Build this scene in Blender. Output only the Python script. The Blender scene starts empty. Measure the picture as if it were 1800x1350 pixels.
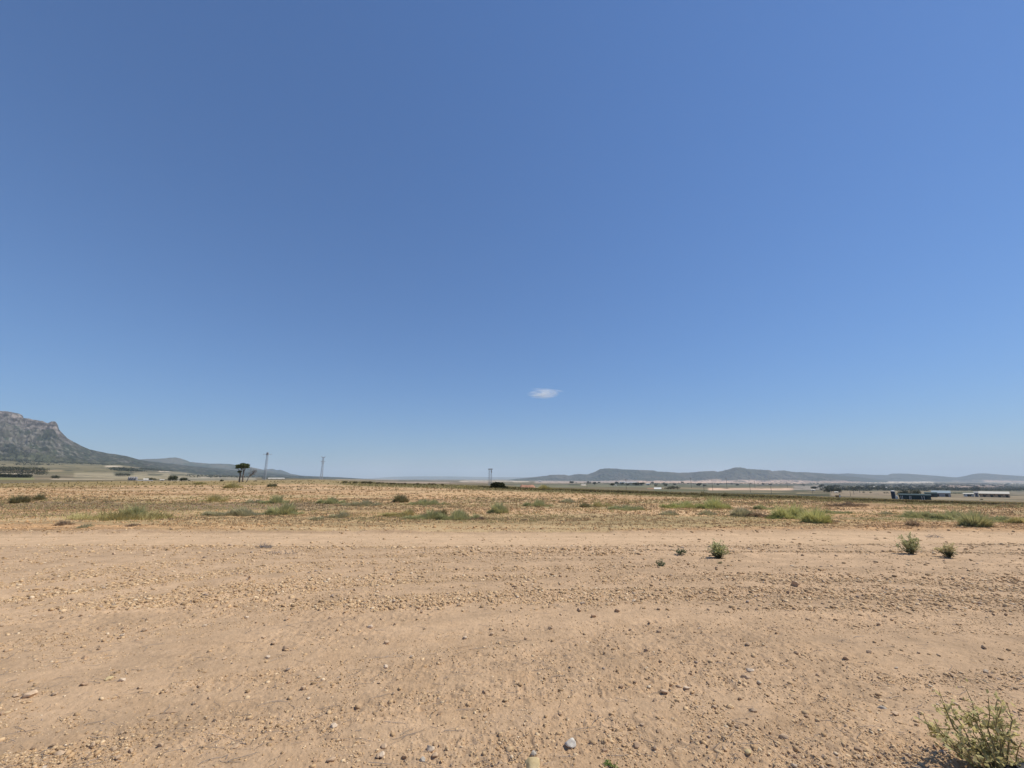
import bpy, math, random
import numpy as np
from mathutils import Vector
rad = math.radians
sc = bpy.context.scene
COL = sc.collection

# ------------------------------------------------------------------ camera
CAM_H = 1.6
FPX = 755.0                       # focal length in pixels of the 1800 px wide photograph
PITCH = rad(12.47)
cam = bpy.data.cameras.new("camera")
camo = bpy.data.objects.new("camera", cam)
COL.objects.link(camo)
cam.sensor_width = 36
cam.lens = 36 * FPX / 1800
cam.clip_start = 0.05
cam.clip_end = 90000
camo.location = (0, 0, CAM_H)
camo.rotation_euler = (rad(90) + PITCH, 0, 0)
sc.camera = camo

# ------------------------------------------------------------------ sky, sun, exposure
SUN_EL, SUN_AZ = rad(55), rad(84)     # azimuth clockwise from +Y (the view direction)
w = bpy.data.worlds.new("World")
sc.world = w
w.use_nodes = True
nt = w.node_tree
sky = nt.nodes.new("ShaderNodeTexSky")
sky.sky_type = 'NISHITA'
sky.sun_disc = False
sky.sun_elevation = SUN_EL
sky.sun_rotation = SUN_AZ
sky.altitude = 700
sky.air_density = 1.4
sky.dust_density = 0.15
sky.ozone_density = 10
gam = nt.nodes.new("ShaderNodeGamma"); gam.inputs[1].default_value = 0.80
mul = nt.nodes.new("ShaderNodeVectorMath"); mul.operation = 'MULTIPLY'
mul.inputs[1].default_value = (0.60, 0.755, 0.98)
nt.links.new(sky.outputs[0], gam.inputs[0])
nt.links.new(gam.outputs[0], mul.inputs[0])
nt.links.new(mul.outputs[0], nt.nodes["Background"].inputs[0])
nt.nodes["Background"].inputs[1].default_value = 0.15
sun = bpy.data.lights.new("sun", 'SUN')
sun.energy = 4.7
sun.angle = rad(0.53)
sun.color = (1.0, 0.945, 0.83)
suno = bpy.data.objects.new("sun", sun)
COL.objects.link(suno)
sdir = Vector((math.sin(SUN_AZ) * math.cos(SUN_EL), math.cos(SUN_AZ) * math.cos(SUN_EL), math.sin(SUN_EL)))
suno.rotation_euler = (-sdir).to_track_quat('-Z', 'Y').to_euler()
sc.view_settings.view_transform = 'Standard'
sc.view_settings.look = 'None'
sc.view_settings.exposure = 0.0
sc.view_settings.gamma = 1.0

# ------------------------------------------------------------------ helpers
rng = np.random.default_rng(7)
random.seed(7)

def elev_tan(px, py):
    """tangent of elevation over DEPTH (y) for a pixel, and x/y for it"""
    u, v = px - 900.0, 675.0 - py
    y = FPX * math.cos(PITCH) - v * math.sin(PITCH)
    z = FPX * math.sin(PITCH) + v * math.cos(PITCH)
    return u / y, z / y

def at(px, py, depth):
    t, e = elev_tan(px, py)
    return Vector((t * depth, depth, CAM_H + e * depth))

def flat(px, py):
    t, e = elev_tan(px, py)
    d = -CAM_H / e
    return t * d, d

def to_px(x, y, z):
    dz = z - CAM_H
    cz = y * math.cos(PITCH) + dz * math.sin(PITCH)
    v = -y * math.sin(PITCH) + dz * math.cos(PITCH)
    cz = np.maximum(cz, 1e-3)
    return 900 + FPX * x / cz, 675 - FPX * v / cz

def _h(ix, iy, s):
    n = (ix.astype(np.int64) * 374761393 + iy.astype(np.int64) * 668265263 + s * 1274126177) & 0xffffffff
    n = ((n ^ (n >> 13)) * 1274126177) & 0xffffffff
    n = (n ^ (n >> 16)) & 0xffffffff
    return n.astype(np.float64) / 4294967295.0

def vnoise(x, y, s=0):
    x = np.asarray(x, float); y = np.asarray(y, float)
    ix, iy = np.floor(x), np.floor(y)
    fx, fy = x - ix, y - iy
    fx = fx * fx * fx * (fx * (fx * 6 - 15) + 10); fy = fy * fy * fy * (fy * (fy * 6 - 15) + 10)
    a, b, c, d = _h(ix, iy, s), _h(ix + 1, iy, s), _h(ix, iy + 1, s), _h(ix + 1, iy + 1, s)
    return (a * (1 - fx) + b * fx) * (1 - fy) + (c * (1 - fx) + d * fx) * fy      # 0..1

def fbm(x, y, octs=4, s=0, lac=2.03, gain=0.5):
    t = 0; amp = 1; tot = 0
    for i in range(octs):
        t = t + amp * vnoise(x + 17.3 * i, y - 9.1 * i, s + i)
        tot += amp; amp *= gain; x = x * lac; y = y * lac
    return t / tot

def sm(a, b, x):
    t = np.clip((x - a) / (b - a), 0, 1)
    return t * t * (3 - 2 * t)

def mesh_np(name, V, F, mat=None, col=None, smooth=False):
    """V (n,3), F (m,k)"""
    me = bpy.data.meshes.new(name)
    V = np.asarray(V, np.float32); F = np.asarray(F, np.int32)
    m, k = F.shape
    me.vertices.add(len(V)); me.vertices.foreach_set("co", V.ravel())
    me.loops.add(m * k); me.loops.foreach_set("vertex_index", F.ravel())
    me.polygons.add(m)
    me.polygons.foreach_set("loop_start", np.arange(0, m * k, k, dtype=np.int32))
    me.polygons.foreach_set("loop_total", np.full(m, k, np.int32))
    if smooth:
        me.polygons.foreach_set("use_smooth", np.ones(m, bool))
    me.update(calc_edges=True)
    if col is not None:
        col = np.asarray(col, np.float32)
        a = me.color_attributes.new("Col", 'FLOAT_COLOR', 'POINT')
        a.data.foreach_set("color", np.concatenate([col, np.ones((len(col), 1), np.float32)], 1).ravel())
    if mat:
        me.materials.append(mat)
    return me

def link(name, me, parent=None, loc=None, rotz=0.0):
    o = bpy.data.objects.new(name, me)
    COL.objects.link(o)
    if parent is not None:
        o.parent = parent
    if loc is not None:
        o.location = loc
    if rotz:
        o.rotation_euler = (0, 0, rotz)
    return o

def tag(o, label=None, cat=None, group=None, kind=None):
    if label: o["label"] = label
    if cat: o["category"] = cat
    if group: o["group"] = group
    if kind: o["kind"] = kind
    return o

def thing(name, label, cat, loc, rotz=0.0, group=None):
    o = bpy.data.objects.new(name, None)
    o.empty_display_size = 0.2
    COL.objects.link(o)
    o.location = loc
    o.rotation_euler = (0, 0, rotz)
    return tag(o, label, cat, group)

def copy_thing(src, loc, rotz, scale, label, group=None):
    c = src.copy(); COL.objects.link(c)
    c.location = loc; c.rotation_euler = (0, 0, rotz); c.scale = scale
    tag(c, label, None, group)
    for ch in [o for o in bpy.data.objects if o.parent == src]:
        d = ch.copy(); COL.objects.link(d); d.parent = c
    return c

# ---------------- materials
def newmat(name, rough=0.9, spec=0.2):
    m = bpy.data.materials.new(name); m.use_nodes = True
    b = m.node_tree.nodes["Principled BSDF"]
    b.inputs["Roughness"].default_value = rough
    b.inputs["Specular IOR Level"].default_value = spec
    return m, m.node_tree, b

def noise_mat(name, c0, c1, scale=2.0, rough=0.85, spec=0.2, bump=0.0, stretch=(1, 1, 1), rand=0.0):
    m, t, b = newmat(name, rough, spec)
    tc = t.nodes.new("ShaderNodeTexCoord"); mp = t.nodes.new("ShaderNodeMapping")
    mp.inputs["Scale"].default_value = stretch
    nz = t.nodes.new("ShaderNodeTexNoise"); nz.inputs["Scale"].default_value = scale; nz.inputs["Detail"].default_value = 6
    cr = t.nodes.new("ShaderNodeValToRGB")
    cr.color_ramp.elements[0].position = 0.33; cr.color_ramp.elements[1].position = 0.67
    cr.color_ramp.elements[0].color = (*c0, 1); cr.color_ramp.elements[1].color = (*c1, 1)
    t.links.new(tc.outputs["Object"], mp.inputs[0]); t.links.new(mp.outputs[0], nz.inputs["Vector"])
    t.links.new(nz.outputs[0], cr.inputs[0])
    out = cr.outputs[0]
    if rand:
        oi = t.nodes.new("ShaderNodeObjectInfo"); hs = t.nodes.new("ShaderNodeHueSaturation")
        mr = t.nodes.new("ShaderNodeMapRange"); mr.inputs[3].default_value = 1 - rand; mr.inputs[4].default_value = 1 + rand
        t.links.new(oi.outputs["Random"], mr.inputs[0]); t.links.new(mr.outputs[0], hs.inputs["Value"])
        t.links.new(out, hs.inputs["Color"]); out = hs.outputs[0]
    t.links.new(out, b.inputs["Base Color"])
    if bump:
        bp = t.nodes.new("ShaderNodeBump"); bp.inputs["Strength"].default_value = 0.7; bp.inputs["Distance"].default_value = bump
        t.links.new(nz.outputs[0], bp.inputs["Height"]); t.links.new(bp.outputs[0], b.inputs["Normal"])
    return m

def attr_mat(name, rough=0.9, spec=0.15, nscale=None, namt=0.25, bump=0.0, bscale=60, trans=0.0):
    """colour from the mesh's Col attribute, broken up by noise"""
    m, t, b = newmat(name, rough, spec)
    at_ = t.nodes.new("ShaderNodeAttribute"); at_.attribute_name = "Col"
    out = at_.outputs["Color"]
    tc = t.nodes.new("ShaderNodeTexCoord")
    if nscale:
        for k, ns in enumerate(nscale):
            nz = t.nodes.new("ShaderNodeTexNoise"); nz.inputs["Scale"].default_value = ns
            nz.inputs["Detail"].default_value = 5; nz.inputs["Roughness"].default_value = 0.65
            t.links.new(tc.outputs["Object"], nz.inputs["Vector"])
            mr = t.nodes.new("ShaderNodeMapRange")
            mr.inputs[1].default_value = 0.3; mr.inputs[2].default_value = 0.7
            mr.inputs[3].default_value = 1 - namt; mr.inputs[4].default_value = 1 + namt
            t.links.new(nz.outputs[0], mr.inputs[0])
            vm = t.nodes.new("ShaderNodeVectorMath"); vm.operation = 'SCALE'
            t.links.new(out, vm.inputs[0]); t.links.new(mr.outputs[0], vm.inputs["Scale"])
            out = vm.outputs[0]
    t.links.new(out, b.inputs["Base Color"])
    if bump:
        nb = t.nodes.new("ShaderNodeTexNoise"); nb.inputs["Scale"].default_value = bscale
        nb.inputs["Detail"].default_value = 8; nb.inputs["Roughness"].default_value = 0.7
        t.links.new(tc.outputs["Object"], nb.inputs["Vector"])
        bp = t.nodes.new("ShaderNodeBump"); bp.inputs["Strength"].default_value = 0.8; bp.inputs["Distance"].default_value = bump
        t.links.new(nb.outputs[0], bp.inputs["Height"]); t.links.new(bp.outputs[0], b.inputs["Normal"])
    if trans:
        tr = t.nodes.new("ShaderNodeBsdfTranslucent"); mx = t.nodes.new("ShaderNodeMixShader")
        mx.inputs[0].default_value = trans
        t.links.new(out, tr.inputs[0]); t.links.new(b.outputs[0], mx.inputs[1]); t.links.new(tr.outputs[0], mx.inputs[2])
        t.links.new(mx.outputs[0], t.nodes["Material Output"].inputs[0])
    return m

# ------------------------------------------------------------------ terrain height
# per bearing (given as a column of the photograph at the horizon): depth -> row where the ground is seen
FAR = [(16000, 842.9), (30000, 842.3)]
COLS = {
    -700: [(60, 855), (120, 849), (250, 842), (500, 834), (900, 818), (1400, 800), (2000, 782), (3000, 770)] ,
    0:    [(60, 856), (120, 850), (250, 845.5), (500, 841), (900, 831), (1400, 818), (2000, 807), (3000, 802)],
    200:  [(60, 857), (120, 850), (250, 846), (500, 843.5), (1000, 837), (2000, 819), (3000, 815), (5000, 815)],
    350:  [(60, 857), (120, 850), (250, 846.6), (500, 845), (1000, 842), (2000, 837), (3500, 833), (6000, 832)],
    450:  [(60, 857), (150, 848), (300, 844.6), (600, 843.6), (1200, 841.5), (2500, 839.5), (5000, 838)],
    560:  [(60, 857), (150, 846.3), (300, 843.2), (600, 843), (1200, 842.5), (2500, 841.5), (8000, 841)],
    700:  [(60, 857), (120, 852), (200, 850.2), (400, 849.8), (1200, 847), (2500, 845.5), (6000, 844), (12000, 843)],
    900:  [(50, 863), (90, 857.2), (300, 856.6), (600, 854), (1200, 851), (2500, 848.3), (5000, 845.8), (10000, 843.8)],
    1150: [(45, 868), (62, 865), (300, 864), (600, 859), (1200, 855), (2500, 851), (5000, 848), (8000, 846)],
    1400: [(36, 874.5), (44, 873), (300, 871), (600, 866), (1200, 860), (2500, 854), (5000, 850), (8000, 847)],
    1600: [(27, 883), (31, 880.3), (280, 878.3), (600, 870.5), (1200, 864), (2500, 857), (5000, 851), (8000, 847.5)],
    1800: [(24, 888), (27, 885.8), (300, 881.5), (600, 874), (1200, 867), (2500, 859), (5000, 853), (8000, 849)],
}
LR = np.linspace(math.log(8), math.log(32000), 240)
_azs, _tab = [], []
for px in sorted(COLS):
    t = elev_tan(px, 842)[0]
    az = math.atan(t); ca = math.cos(az)
    rs, zs = [8 / ca, 20 / ca], [0.0, 0.0]
    kn = COLS[px] + ([f for f in FAR] if px > 0 else [(9000, 830), (30000, 838)])
    for d, py in kn:
        rs.append(d / ca); zs.append(CAM_H + elev_tan(px, py)[1] * d)
    _azs.append(az); _tab.append(np.interp(np.exp(LR), rs, zs))
_azs = np.array([-math.pi - 0.01, -1.9] + _azs + [1.9, math.pi + 0.01])
mid = _tab[7] * 0.5
_tab = np.array([mid, _tab[0]] + _tab + [_tab[-1], mid])

def macro(x, y):
    r = np.hypot(x, y); az = np.arctan2(x, y)
    fi = np.interp(az, _azs, np.arange(len(_azs)))
    i0 = np.clip(fi.astype(int), 0, len(_azs) - 2); fa = fi - i0
    lr = np.clip((np.log(np.maximum(r, 8.01)) - LR[0]) / (LR[1] - LR[0]), 0, len(LR) - 1.001)
    j0 = lr.astype(int); fr = lr - j0
    g = lambda i, j: _tab[i, j]
    return ((g(i0, j0) * (1 - fa) + g(i0 + 1, j0) * fa) * (1 - fr) + (g(i0, j0 + 1) * (1 - fa) + g(i0 + 1, j0 + 1) * fa) * fr)

def track_mask(x, y):
    c = 12.6 + 0.004 * x + 0.25 * np.sin(x * 0.05)
    return sm(1.55, 1.0, np.abs(y - c))

def row_u(x, y):
    k = sm(11, 5, y)
    return y - k * (0.27 * x - 0.03 * x * x) + 0.02 * x

def ground_z(x, y, fine=True):
    x = np.asarray(x, float); y = np.asarray(y, float)
    r = np.hypot(x, y)
    z = macro(x, y)
    z = z + (fbm(x / 9, y / 6, 3, 3) - 0.5) * 0.10 * sm(2, 12, r) * sm(900, 100, r)
    tm = track_mask(x, y)
    fieldm = sm(13.6, 14.6, y) * sm(140, 60, r)
    near = sm(80, 30, r)
    rough = (1 - 0.85 * tm)
    # harrow rows running roughly across the view, slightly curved
    u = row_u(x, y)
    z = z + (fbm(x * 0.22, u * 2.4, 3, 11) - 0.5) * 0.042 * near * rough
    z = z - 0.012 * sm(.60, .68, fbm(x * 0.12, u * 3.4, 2, 15)) * near * rough
    z = z + (fbm(x * 3.5, y * 3.5, 2, 21) - 0.5) * (0.020 + 0.045 * fieldm) * near * rough
    z = z - 0.05 * tm
    tc_ = y - (12.6 + 0.004 * x + 0.25 * np.sin(x * 0.05))
    z = z - 0.018 * sm(.22, .05, np.abs(np.abs(tc_) - .75)) + 0.045 * sm(.4, .1, np.abs(tc_ - 1.62)) * sm(.35, .6, fbm(x * .5, y * 0, 2, 61))
    if fine:
        m = sm(60, 15, r)
        cl = fbm(x * 0.5, u * 1.6, 2, 71)
        k = (0.35 + 1.3 * sm(0.42, 0.62, cl)) * rough
        b = np.abs(fbm(x * 11, y * 11, 2, 31) - 0.5)
        z = z + (0.14 - b) * 0.028 * m * k
        b = np.abs(fbm(x * 34, y * 34, 2, 41) - 0.5)
        z = z + (0.12 - b) * 0.016 * m * k
        z = z + (vnoise(x * 120, y * 120, 51) - 0.5) * 0.007 * sm(20, 5, r)
    return z

def gz(x, y):
    return float(ground_z(np.array([x]), np.array([y]))[0])

def ground_at(px, py):
    """world point of the near ground seen at a pixel (iterates on the real height)"""
    t, e = elev_tan(px, py)
    x, y = flat(px, py)
    for _ in range(12):
        z = gz(x, y); d = (z - CAM_H) / e
        y = 0.5 * y + 0.5 * d; x = t * y
    return Vector((x, y, gz(x, y)))

def far_at(px, py, d0=20, d1=9000):
    """first point beyond the near field where the ray of a pixel meets the terrain"""
    t, e = elev_tan(px, py)
    d = np.exp(np.linspace(math.log(d0), math.log(d1), 4000))
    dz = CAM_H + e * d - macro(t * d, d)
    k = np.argmax(dz < 0) if (dz < 0).any() else int(np.argmin(dz))
    return Vector((t * d[k], d[k], float(macro(np.array([t * d[k]]), np.array([d[k]]))[0])))

# ------------------------------------------------------------------ ground mesh
azf = np.radians(np.arange(-64, 64.001, 0.105))
azb = np.radians(np.arange(67, 296, 3.0))
AZ = np.concatenate([azf, azb]); NA = len(AZ)
R = [0.25, 0.8, 1.4]
r = 1.8
while r < 9: R.append(r); r *= 1.0032
while r < 60: R.append(r); r *= 1.0075
while r < 32000: R.append(r); r *= 1.028
R = np.array(R); NR = len(R)
RR, AA = np.meshgrid(R, AZ, indexing='ij')
X = (RR * np.sin(AA)).ravel(); Y = (RR * np.cos(AA)).ravel()
Z = ground_z(X, Y)
PX, PY = to_px(X, Y, macro(X, Y))
r_ = np.hypot(X, Y)

C = np.empty((len(X), 3)); C[:] = (0.462, 0.314, 0.190)
def mixin(mask, c):
    global C
    C = C * (1 - mask[:, None]) + np.array(c) * mask[:, None]
# near bare soil: paler dusty and browner clods
n1 = fbm(X * 0.25, row_u(X, Y) * 1.7, 3, 101); n2 = fbm(X * 2.5, Y * 4.5, 3, 105)
C *= (0.86 + 0.28 * n1)[:, None]; C *= (0.84 + 0.32 * n2)[:, None]
mixin(0.5 * sm(0.5, 0.7, n2) * sm(9, 3, r_), (0.375, 0.245, 0.140))
tm = track_mask(X, Y)
mixin(0.75 * tm, (0.555, 0.380, 0.228))
tc_ = np.abs(Y - (12.6 + 0.004 * X + 0.25 * np.sin(X * 0.05)))
mixin(0.6 * sm(.16, .05, np.abs(tc_ - .75)) * (0.4 + .8 * n1) * (np.abs(X) < 60), (0.42, 0.285, 0.165))
mixin(0.55 * sm(.35, .1, np.abs(Y - (14.15 + 0.004 * X + 0.25 * np.sin(X * 0.05)))) * sm(.35, .6, n2), (0.27, 0.175, 0.10))  # soft berm shadow painted into the soil as a brown line, far track edge
# stubble field beyond the track
fld = sm(14.0, 14.5, Y) * sm(400, 200, r_)
s1 = fbm(X * 0.22, Y * 0.40, 4, 111); s2 = fbm(X * 0.05, Y * 0.16, 3, 115)
s3 = fbm(X * 1.2, Y * 2.2, 3, 118)
mixin(fld * 0.8, (0.51, 0.305, 0.145))
mixin(fld * sm(0.45, 0.62, s1) * 0.6, (0.62, 0.41, 0.21))
mixin(fld * sm(0.56, 0.66, s2) * 0.6, (0.25, 0.175, 0.095))
mixin(fld * sm(0.5, 0.72, s3) * 0.45, (0.30, 0.185, 0.10))
s4 = fbm(X * 0.09, Y * 0.9, 3, 119); s5 = fbm(X * 0.07, Y * 0.22, 3, 123)
mixin(fld * sm(0.54, 0.64, s4) * 0.5, (0.24, 0.155, 0.085))
mixin(fld * sm(0.46, 0.36, s4) * 0.4, (0.60, 0.42, 0.25))
mixin(fld * sm(0.50, 0.62, s5) * (0.35 + 0.35 * sm(-5, 15, X)) * sm(60, 30, Y), (0.31, 0.265, 0.13))
lb = sm(21.5, 22.5, Y + X * .04 + (s1 - .5) * 3) * sm(29, 27, Y + X * .04 + (s1 - .5) * 3) * sm(-4, -14, X)
mixin(fld * lb * 0.85, (0.215, 0.155, 0.092))
lb2 = sm(19.2, 19.8, Y + (s1 - .5) * 3) * sm(21.5, 20.5, Y + (s1 - .5) * 3) * sm(-6, -18, X)
mixin(fld * lb2 * 0.6, (0.25, 0.175, 0.10))
# scrubby green-yellow verge along the edge of the plateau and what grows beyond
def band(x0, x1, y0, y1, soft=1.0, sx=8.0):
    return sm(x0 - sx, x0 + sx, PX) * sm(x1 + sx, x1 - sx, PX) * sm(y0 - soft, y0 + soft, PY) * sm(y1 + soft, y1 - soft, PY)
edge_py = np.interp(PX, [-300, 0, 200, 450, 560, 640, 780, 900, 1150, 1400, 1600, 1800, 2100], [850, 850, 846, 844, 843, 848, 851, 857, 865, 873, 880, 885.5, 892])
beyond = sm(0.4, -0.4, PY - edge_py) * (r_ > 30) * (Y > 0)
verge = sm(-0.5, 0.5, PY - edge_py) * sm(9.5, 5, PY - edge_py) * (Y > 20)
mixin(verge * (0.50 + 0.5 * s1), (0.27, 0.21, 0.095))
vl = sm(1.6, 2.6, PY - edge_py) * sm(5.2, 4.0, PY - edge_py) * (Y > 20) * sm(860, 1050, PX)
mixin(vl * (0.6 + 0.4 * sm(.35, .6, s1)), (0.11, 0.08, 0.035))
gv = sm(-.5, .5, PY - edge_py) * sm(8, 5.5, PY - edge_py) * (Y > 20) * sm(560, 700, PX) * sm(1400, 1200, PX)
mixin(gv * .75 * (.5 + .5 * s1), (0.185, 0.155, 0.065))
mixin(sm(0.52, 0.66, s3) * verge * 0.4, (0.15, 0.125, 0.055))
mixin(band(-500, 470, 846.8, 853.0, 0.7) * (Y > 20) * (.5 + .5 * s1), (0.27, 0.195, 0.08))
mixin(band(-500, 200, 855.5, 857.5, 0.6) * (Y > 20) * (.3 + .6 * s1), (0.27, 0.195, 0.08))
# valley: base and fields (real crops, fallow and stubble of different colours)
vb = fbm(X / 150, Y / 400, 4, 131)
mixin(beyond, (0.165, 0.132, 0.075))
mixin(beyond * sm(0.5, 0.6, vb) * 0.7, (0.25, 0.195, 0.115))
OL, DG, PK, PL, GG, TAN = (0.175, 0.15, 0.072), (0.035, 0.042, 0.023), (0.60, 0.40, 0.27), (0.74, 0.60, 0.44), (0.11, 0.11, 0.065), (0.40, 0.285, 0.165)
FIELDS = [  # x0,x1,y0,y1,colour,strength : strips of farmland, rows as seen from the camera height
    (-700, 230, 800, 834, OL, .55), (-700, 110, 826, 829, TAN, .5), (-300, 60, 832.5, 835, PL, .6), (40, 130, 839, 841, TAN, .6),
    (-300, 60, 838, 843, (0.24, 0.24, 0.09), .7), (-300, 300, 844.5, 846.5, (0.16, 0.12, 0.05), .75), (90, 200, 841, 843, PL, .35),
    (48, 64, 808, 810, PL, .7), (76, 100, 810, 812, PL, .7), (104, 128, 810.5, 812.5, PL, .6),
    (130, 360, 831, 842, (0.33, 0.27, 0.165), .75), (300, 450, 839.5, 846, (0.31, 0.265, 0.185), .9), (185, 215, 819, 821, PL, .6),
    (245, 262, 820, 822, PL, .8), (270, 300, 821, 823, PL, .6), (205, 330, 823, 828, DG, .8), (280, 300, 827, 830, PL, .6), (330, 430, 832, 835, DG, .7),
    (350, 420, 838.4, 839.6, PL, .5), (200, 235, 830, 836, DG, .6), (260, 285, 833.5, 836, DG, .7), (300, 325, 833, 837, DG, .6),
    (460, 620, 839, 841.5, DG, .85), (590, 700, 842.5, 844, TAN, .6), (660, 860, 846.5, 849.5, (0.36, 0.27, 0.2), .8), (700, 760, 845, 846, DG, .5),
    (808, 905, 845.2, 846.4, PL, .8), (903, 930, 846, 847, PL, .9), (790, 830, 847.2, 848, DG, .6), (860, 1180, 850, 852.2, (0.11, 0.115, 0.075), .8),
    (940, 1130, 845.5, 849.3, (0.42, 0.32, 0.25), .85), (905, 1150, 852.6, 856.5, (0.17, 0.165, 0.1), .8), (1000, 1020, 851, 852.6, DG, .8), (1022, 1030, 851.8, 853, PL, .9),
    (1075, 1130, 850, 853.5, DG, .8), (1100, 1135, 843.5, 845.5, PL, .5), (1090, 1125, 847, 849, (0.5, 0.5, 0.5), .5),
    (1120, 1290, 844, 849.5, PK, .95), (1240, 1300, 840.5, 843, PL, .5), (1270, 1420, 846.5, 850.5, PK, .85), (1300, 1340, 844, 846, TAN, .5),
    (1150, 1330, 850, 856, GG, .8), (1330, 1430, 851, 855, DG, .6), (1150, 1420, 860.5, 864, (0.09, 0.10, 0.05), .7),
    (1245, 1395, 857.6, 862, PK, .9), (1395, 1450, 853.5, 861.5, (0.30, 0.25, 0.2), .85), (1390, 1450, 861.5, 862.6, DG, .6), (1400, 1560, 868, 872, (0.05, 0.055, 0.028), .8), (1200, 1400, 866, 869.5, (0.06, 0.065, 0.03), .75),
    (1420, 1500, 845.5, 849, PK, .7), (1500, 1640, 845, 849.5, PL, .75), (1440, 1600, 849.5, 855, DG, .6), (1400, 1460, 841, 843.5, PK, .5),
    (1560, 1760, 851, 857, (0.2, 0.16, 0.11), .6), (1645, 1765, 852.5, 858, (0.46, 0.31, 0.23), .8), (1740, 1900, 849, 851, PL, .6),
    (1500, 1900, 858.5, 863, DG, .55), (1460, 1570, 864, 872, (0.30, 0.225, 0.145), .8), (1640, 1900, 872, 878, (0.26, 0.2, 0.125), .8), (1765, 1900, 860, 863, GG, .6),
    (1640, 1720, 864, 868, (0.13, 0.13, 0.08), .8), (1776, 1860, 864, 870, (0.2, 0.17, 0.12), .6),
]
wob = (fbm(X / 220, Y / 500, 3, 161) - 0.5) * 2.2
_py = PY.copy(); PY = PY + wob
for x0, x1, y0, y1, c, s in FIELDS:
    mixin(band(x0, x1, y0, y1, 0.5, 3.0) * s * beyond, c)
PY = _py
fb = np.abs(fbm(X / 330, Y / 700, 3, 181) - .5); fb2 = np.abs(fbm(X / 200 + 9, Y / 900, 3, 185) - .5)
mixin(beyond * sm(350, 600, Y) * np.maximum(sm(.012, .004, fb), sm(.010, .003, fb2)) * .8, (0.045, 0.05, 0.028))
C = C * (1 + (beyond * (fbm(X / 45, Y / 70, 4, 191) - .5) * .8)[:, None])
# scrub and scattered trees darkening the far side of the valley
sp = vnoise(X / 28, Y / 60, 171) * sm(800, 1200, Y)
mixin(beyond * sm(0.72, 0.85, sp) * 0.7, (0.055, 0.062, 0.036))
C = np.clip(C, 0.01, 0.9)

i = np.arange(NR - 1)[:, None] * NA; j = np.arange(NA)[None, :]; j2 = (j + 1) % NA
F = np.stack([i + j, i + NA + j, i + NA + j2, i + j2], -1).reshape(-1, 4)
# centre cap
V = np.stack([X, Y, Z], 1); V = np.vstack([V, [0, 0, 0]]); C = np.vstack([C, C[0]])
cap = np.stack([np.full(NA, NR * NA), np.arange(NA), (np.arange(NA) + 1) % NA, (np.arange(NA) + 1) % NA], 1)
m_soil = attr_mat("dry_soil", 0.95, 0.1, nscale=(1.7, 14.0, 90.0), namt=0.12, bump=0.009, bscale=42)
me = mesh_np("ground", V, F[:, ::-1], m_soil, C, smooth=True)
ground = link("ground", me)
tag(ground, kind="structure")
me2 = None

# ------------------------------------------------------------------ hills (height fields with their own depth)
m_mount = attr_mat("mountain_scrub_and_rock", 0.95, 0.1, nscale=(0.02, 0.008), namt=0.22)
m_hill = attr_mat("far_hill_scrub", 0.95, 0.1, nscale=(0.006, 0.002), namt=0.2)

def ridge(name, sky_pts, crest, front, back, base_py, colour_fn, mat, nx, ny, amp, wl, kind_label=None, foot=0.0):
    """a hill: its crest follows a skyline seen from the camera; it has a near slope, a crest and a far slope"""
    pxs = np.linspace(sky_pts[0][0], sky_pts[-1][0], nx) if np.isscalar(nx) else nx
    nx = len(pxs)
    top = np.interp(pxs, [p[0] for p in sky_pts], [p[1] for p in sky_pts])
    Zc = np.interp(pxs, [c[0] for c in crest], [c[1] for c in crest])       # crest depth
    Tx = np.array([elev_tan(p, q)[0] for p, q in zip(pxs, top)])
    Ez = np.array([elev_tan(p, q)[1] for p, q in zip(pxs, top)])
    H = CAM_H + Ez * Zc
    s = np.concatenate([np.linspace(-1, 0, int(ny * .82), endpoint=False), np.linspace(0, 1, ny - int(ny * .82))])
    P = []
    for k, sv in enumerate(s):
        if sv < 0: d = Zc * (1 + sv * front)
        else: d = Zc * (1 + sv * back)
        x = Tx * d
        g = macro(x, d) - foot
        f = (1 - abs(sv))
        prof = f ** 0.75 if sv > 0 else np.interp(f, [0, .35, .7, .86, .93, 1], [0, .2, .52, .74, .93, 1.0])
        h = g + np.maximum(H - g, 0) * prof
        nb = (fbm(x / wl, d / wl, 5, 201) - 0.5) * 2
        gul = np.abs(fbm(x / (wl * 0.55), d / (wl * 1.8), 4, 211) - 0.5) * 2
        rise = np.clip((H - g) / max(1.0, float((H - g).max())), 0, 1)
        h = h + amp * (nb - gul * 1.1) * np.sin(math.pi * f) ** 0.7 * (0.25 + rise) * (1 if sv < 0 else .5)
        h = h + amp * 0.06 * nb * rise + (H > 0) * np.minimum(H * .03, Zc * .0011) * (fbm(x / (wl * .12), d * 0 + 3.3, 3, 251) - .5) * 2 * rise
        rg_ = 1 - 2 * np.abs(fbm(x / (wl * .22), d / (wl * .16), 4, 231) - .5) * 2
        h = h + amp * .65 * (rg_ - .6) * rise * min(1.0, 4 * (1 - f) + .12)
        P.append(np.stack([x, d, h], 1))
    P = np.array(P)                    # ny,nx,3
    V = P.reshape(-1, 3)
    a = np.arange(ny - 1)[:, None] * nx + np.arange(nx - 1)[None, :]
    F = np.stack([a, a + 1, a + nx + 1, a + nx], -1).reshape(-1, 4)
    gx = np.gradient(P[:, :, 2], axis=0) / np.maximum(np.gradient(P[:, :, 1], axis=0), 1e-3)
    fr = np.repeat(((1 - np.abs(s)) * np.sign(-s + 1e-9))[:, None], nx, 1).ravel()
    col = colour_fn(V, np.abs(gx).ravel(), fr)
    o = link(name, mesh_np(name, V, F, mat, np.clip(col, .01, .9), smooth=True))
    tag(o, kind="structure")
    return o

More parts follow.
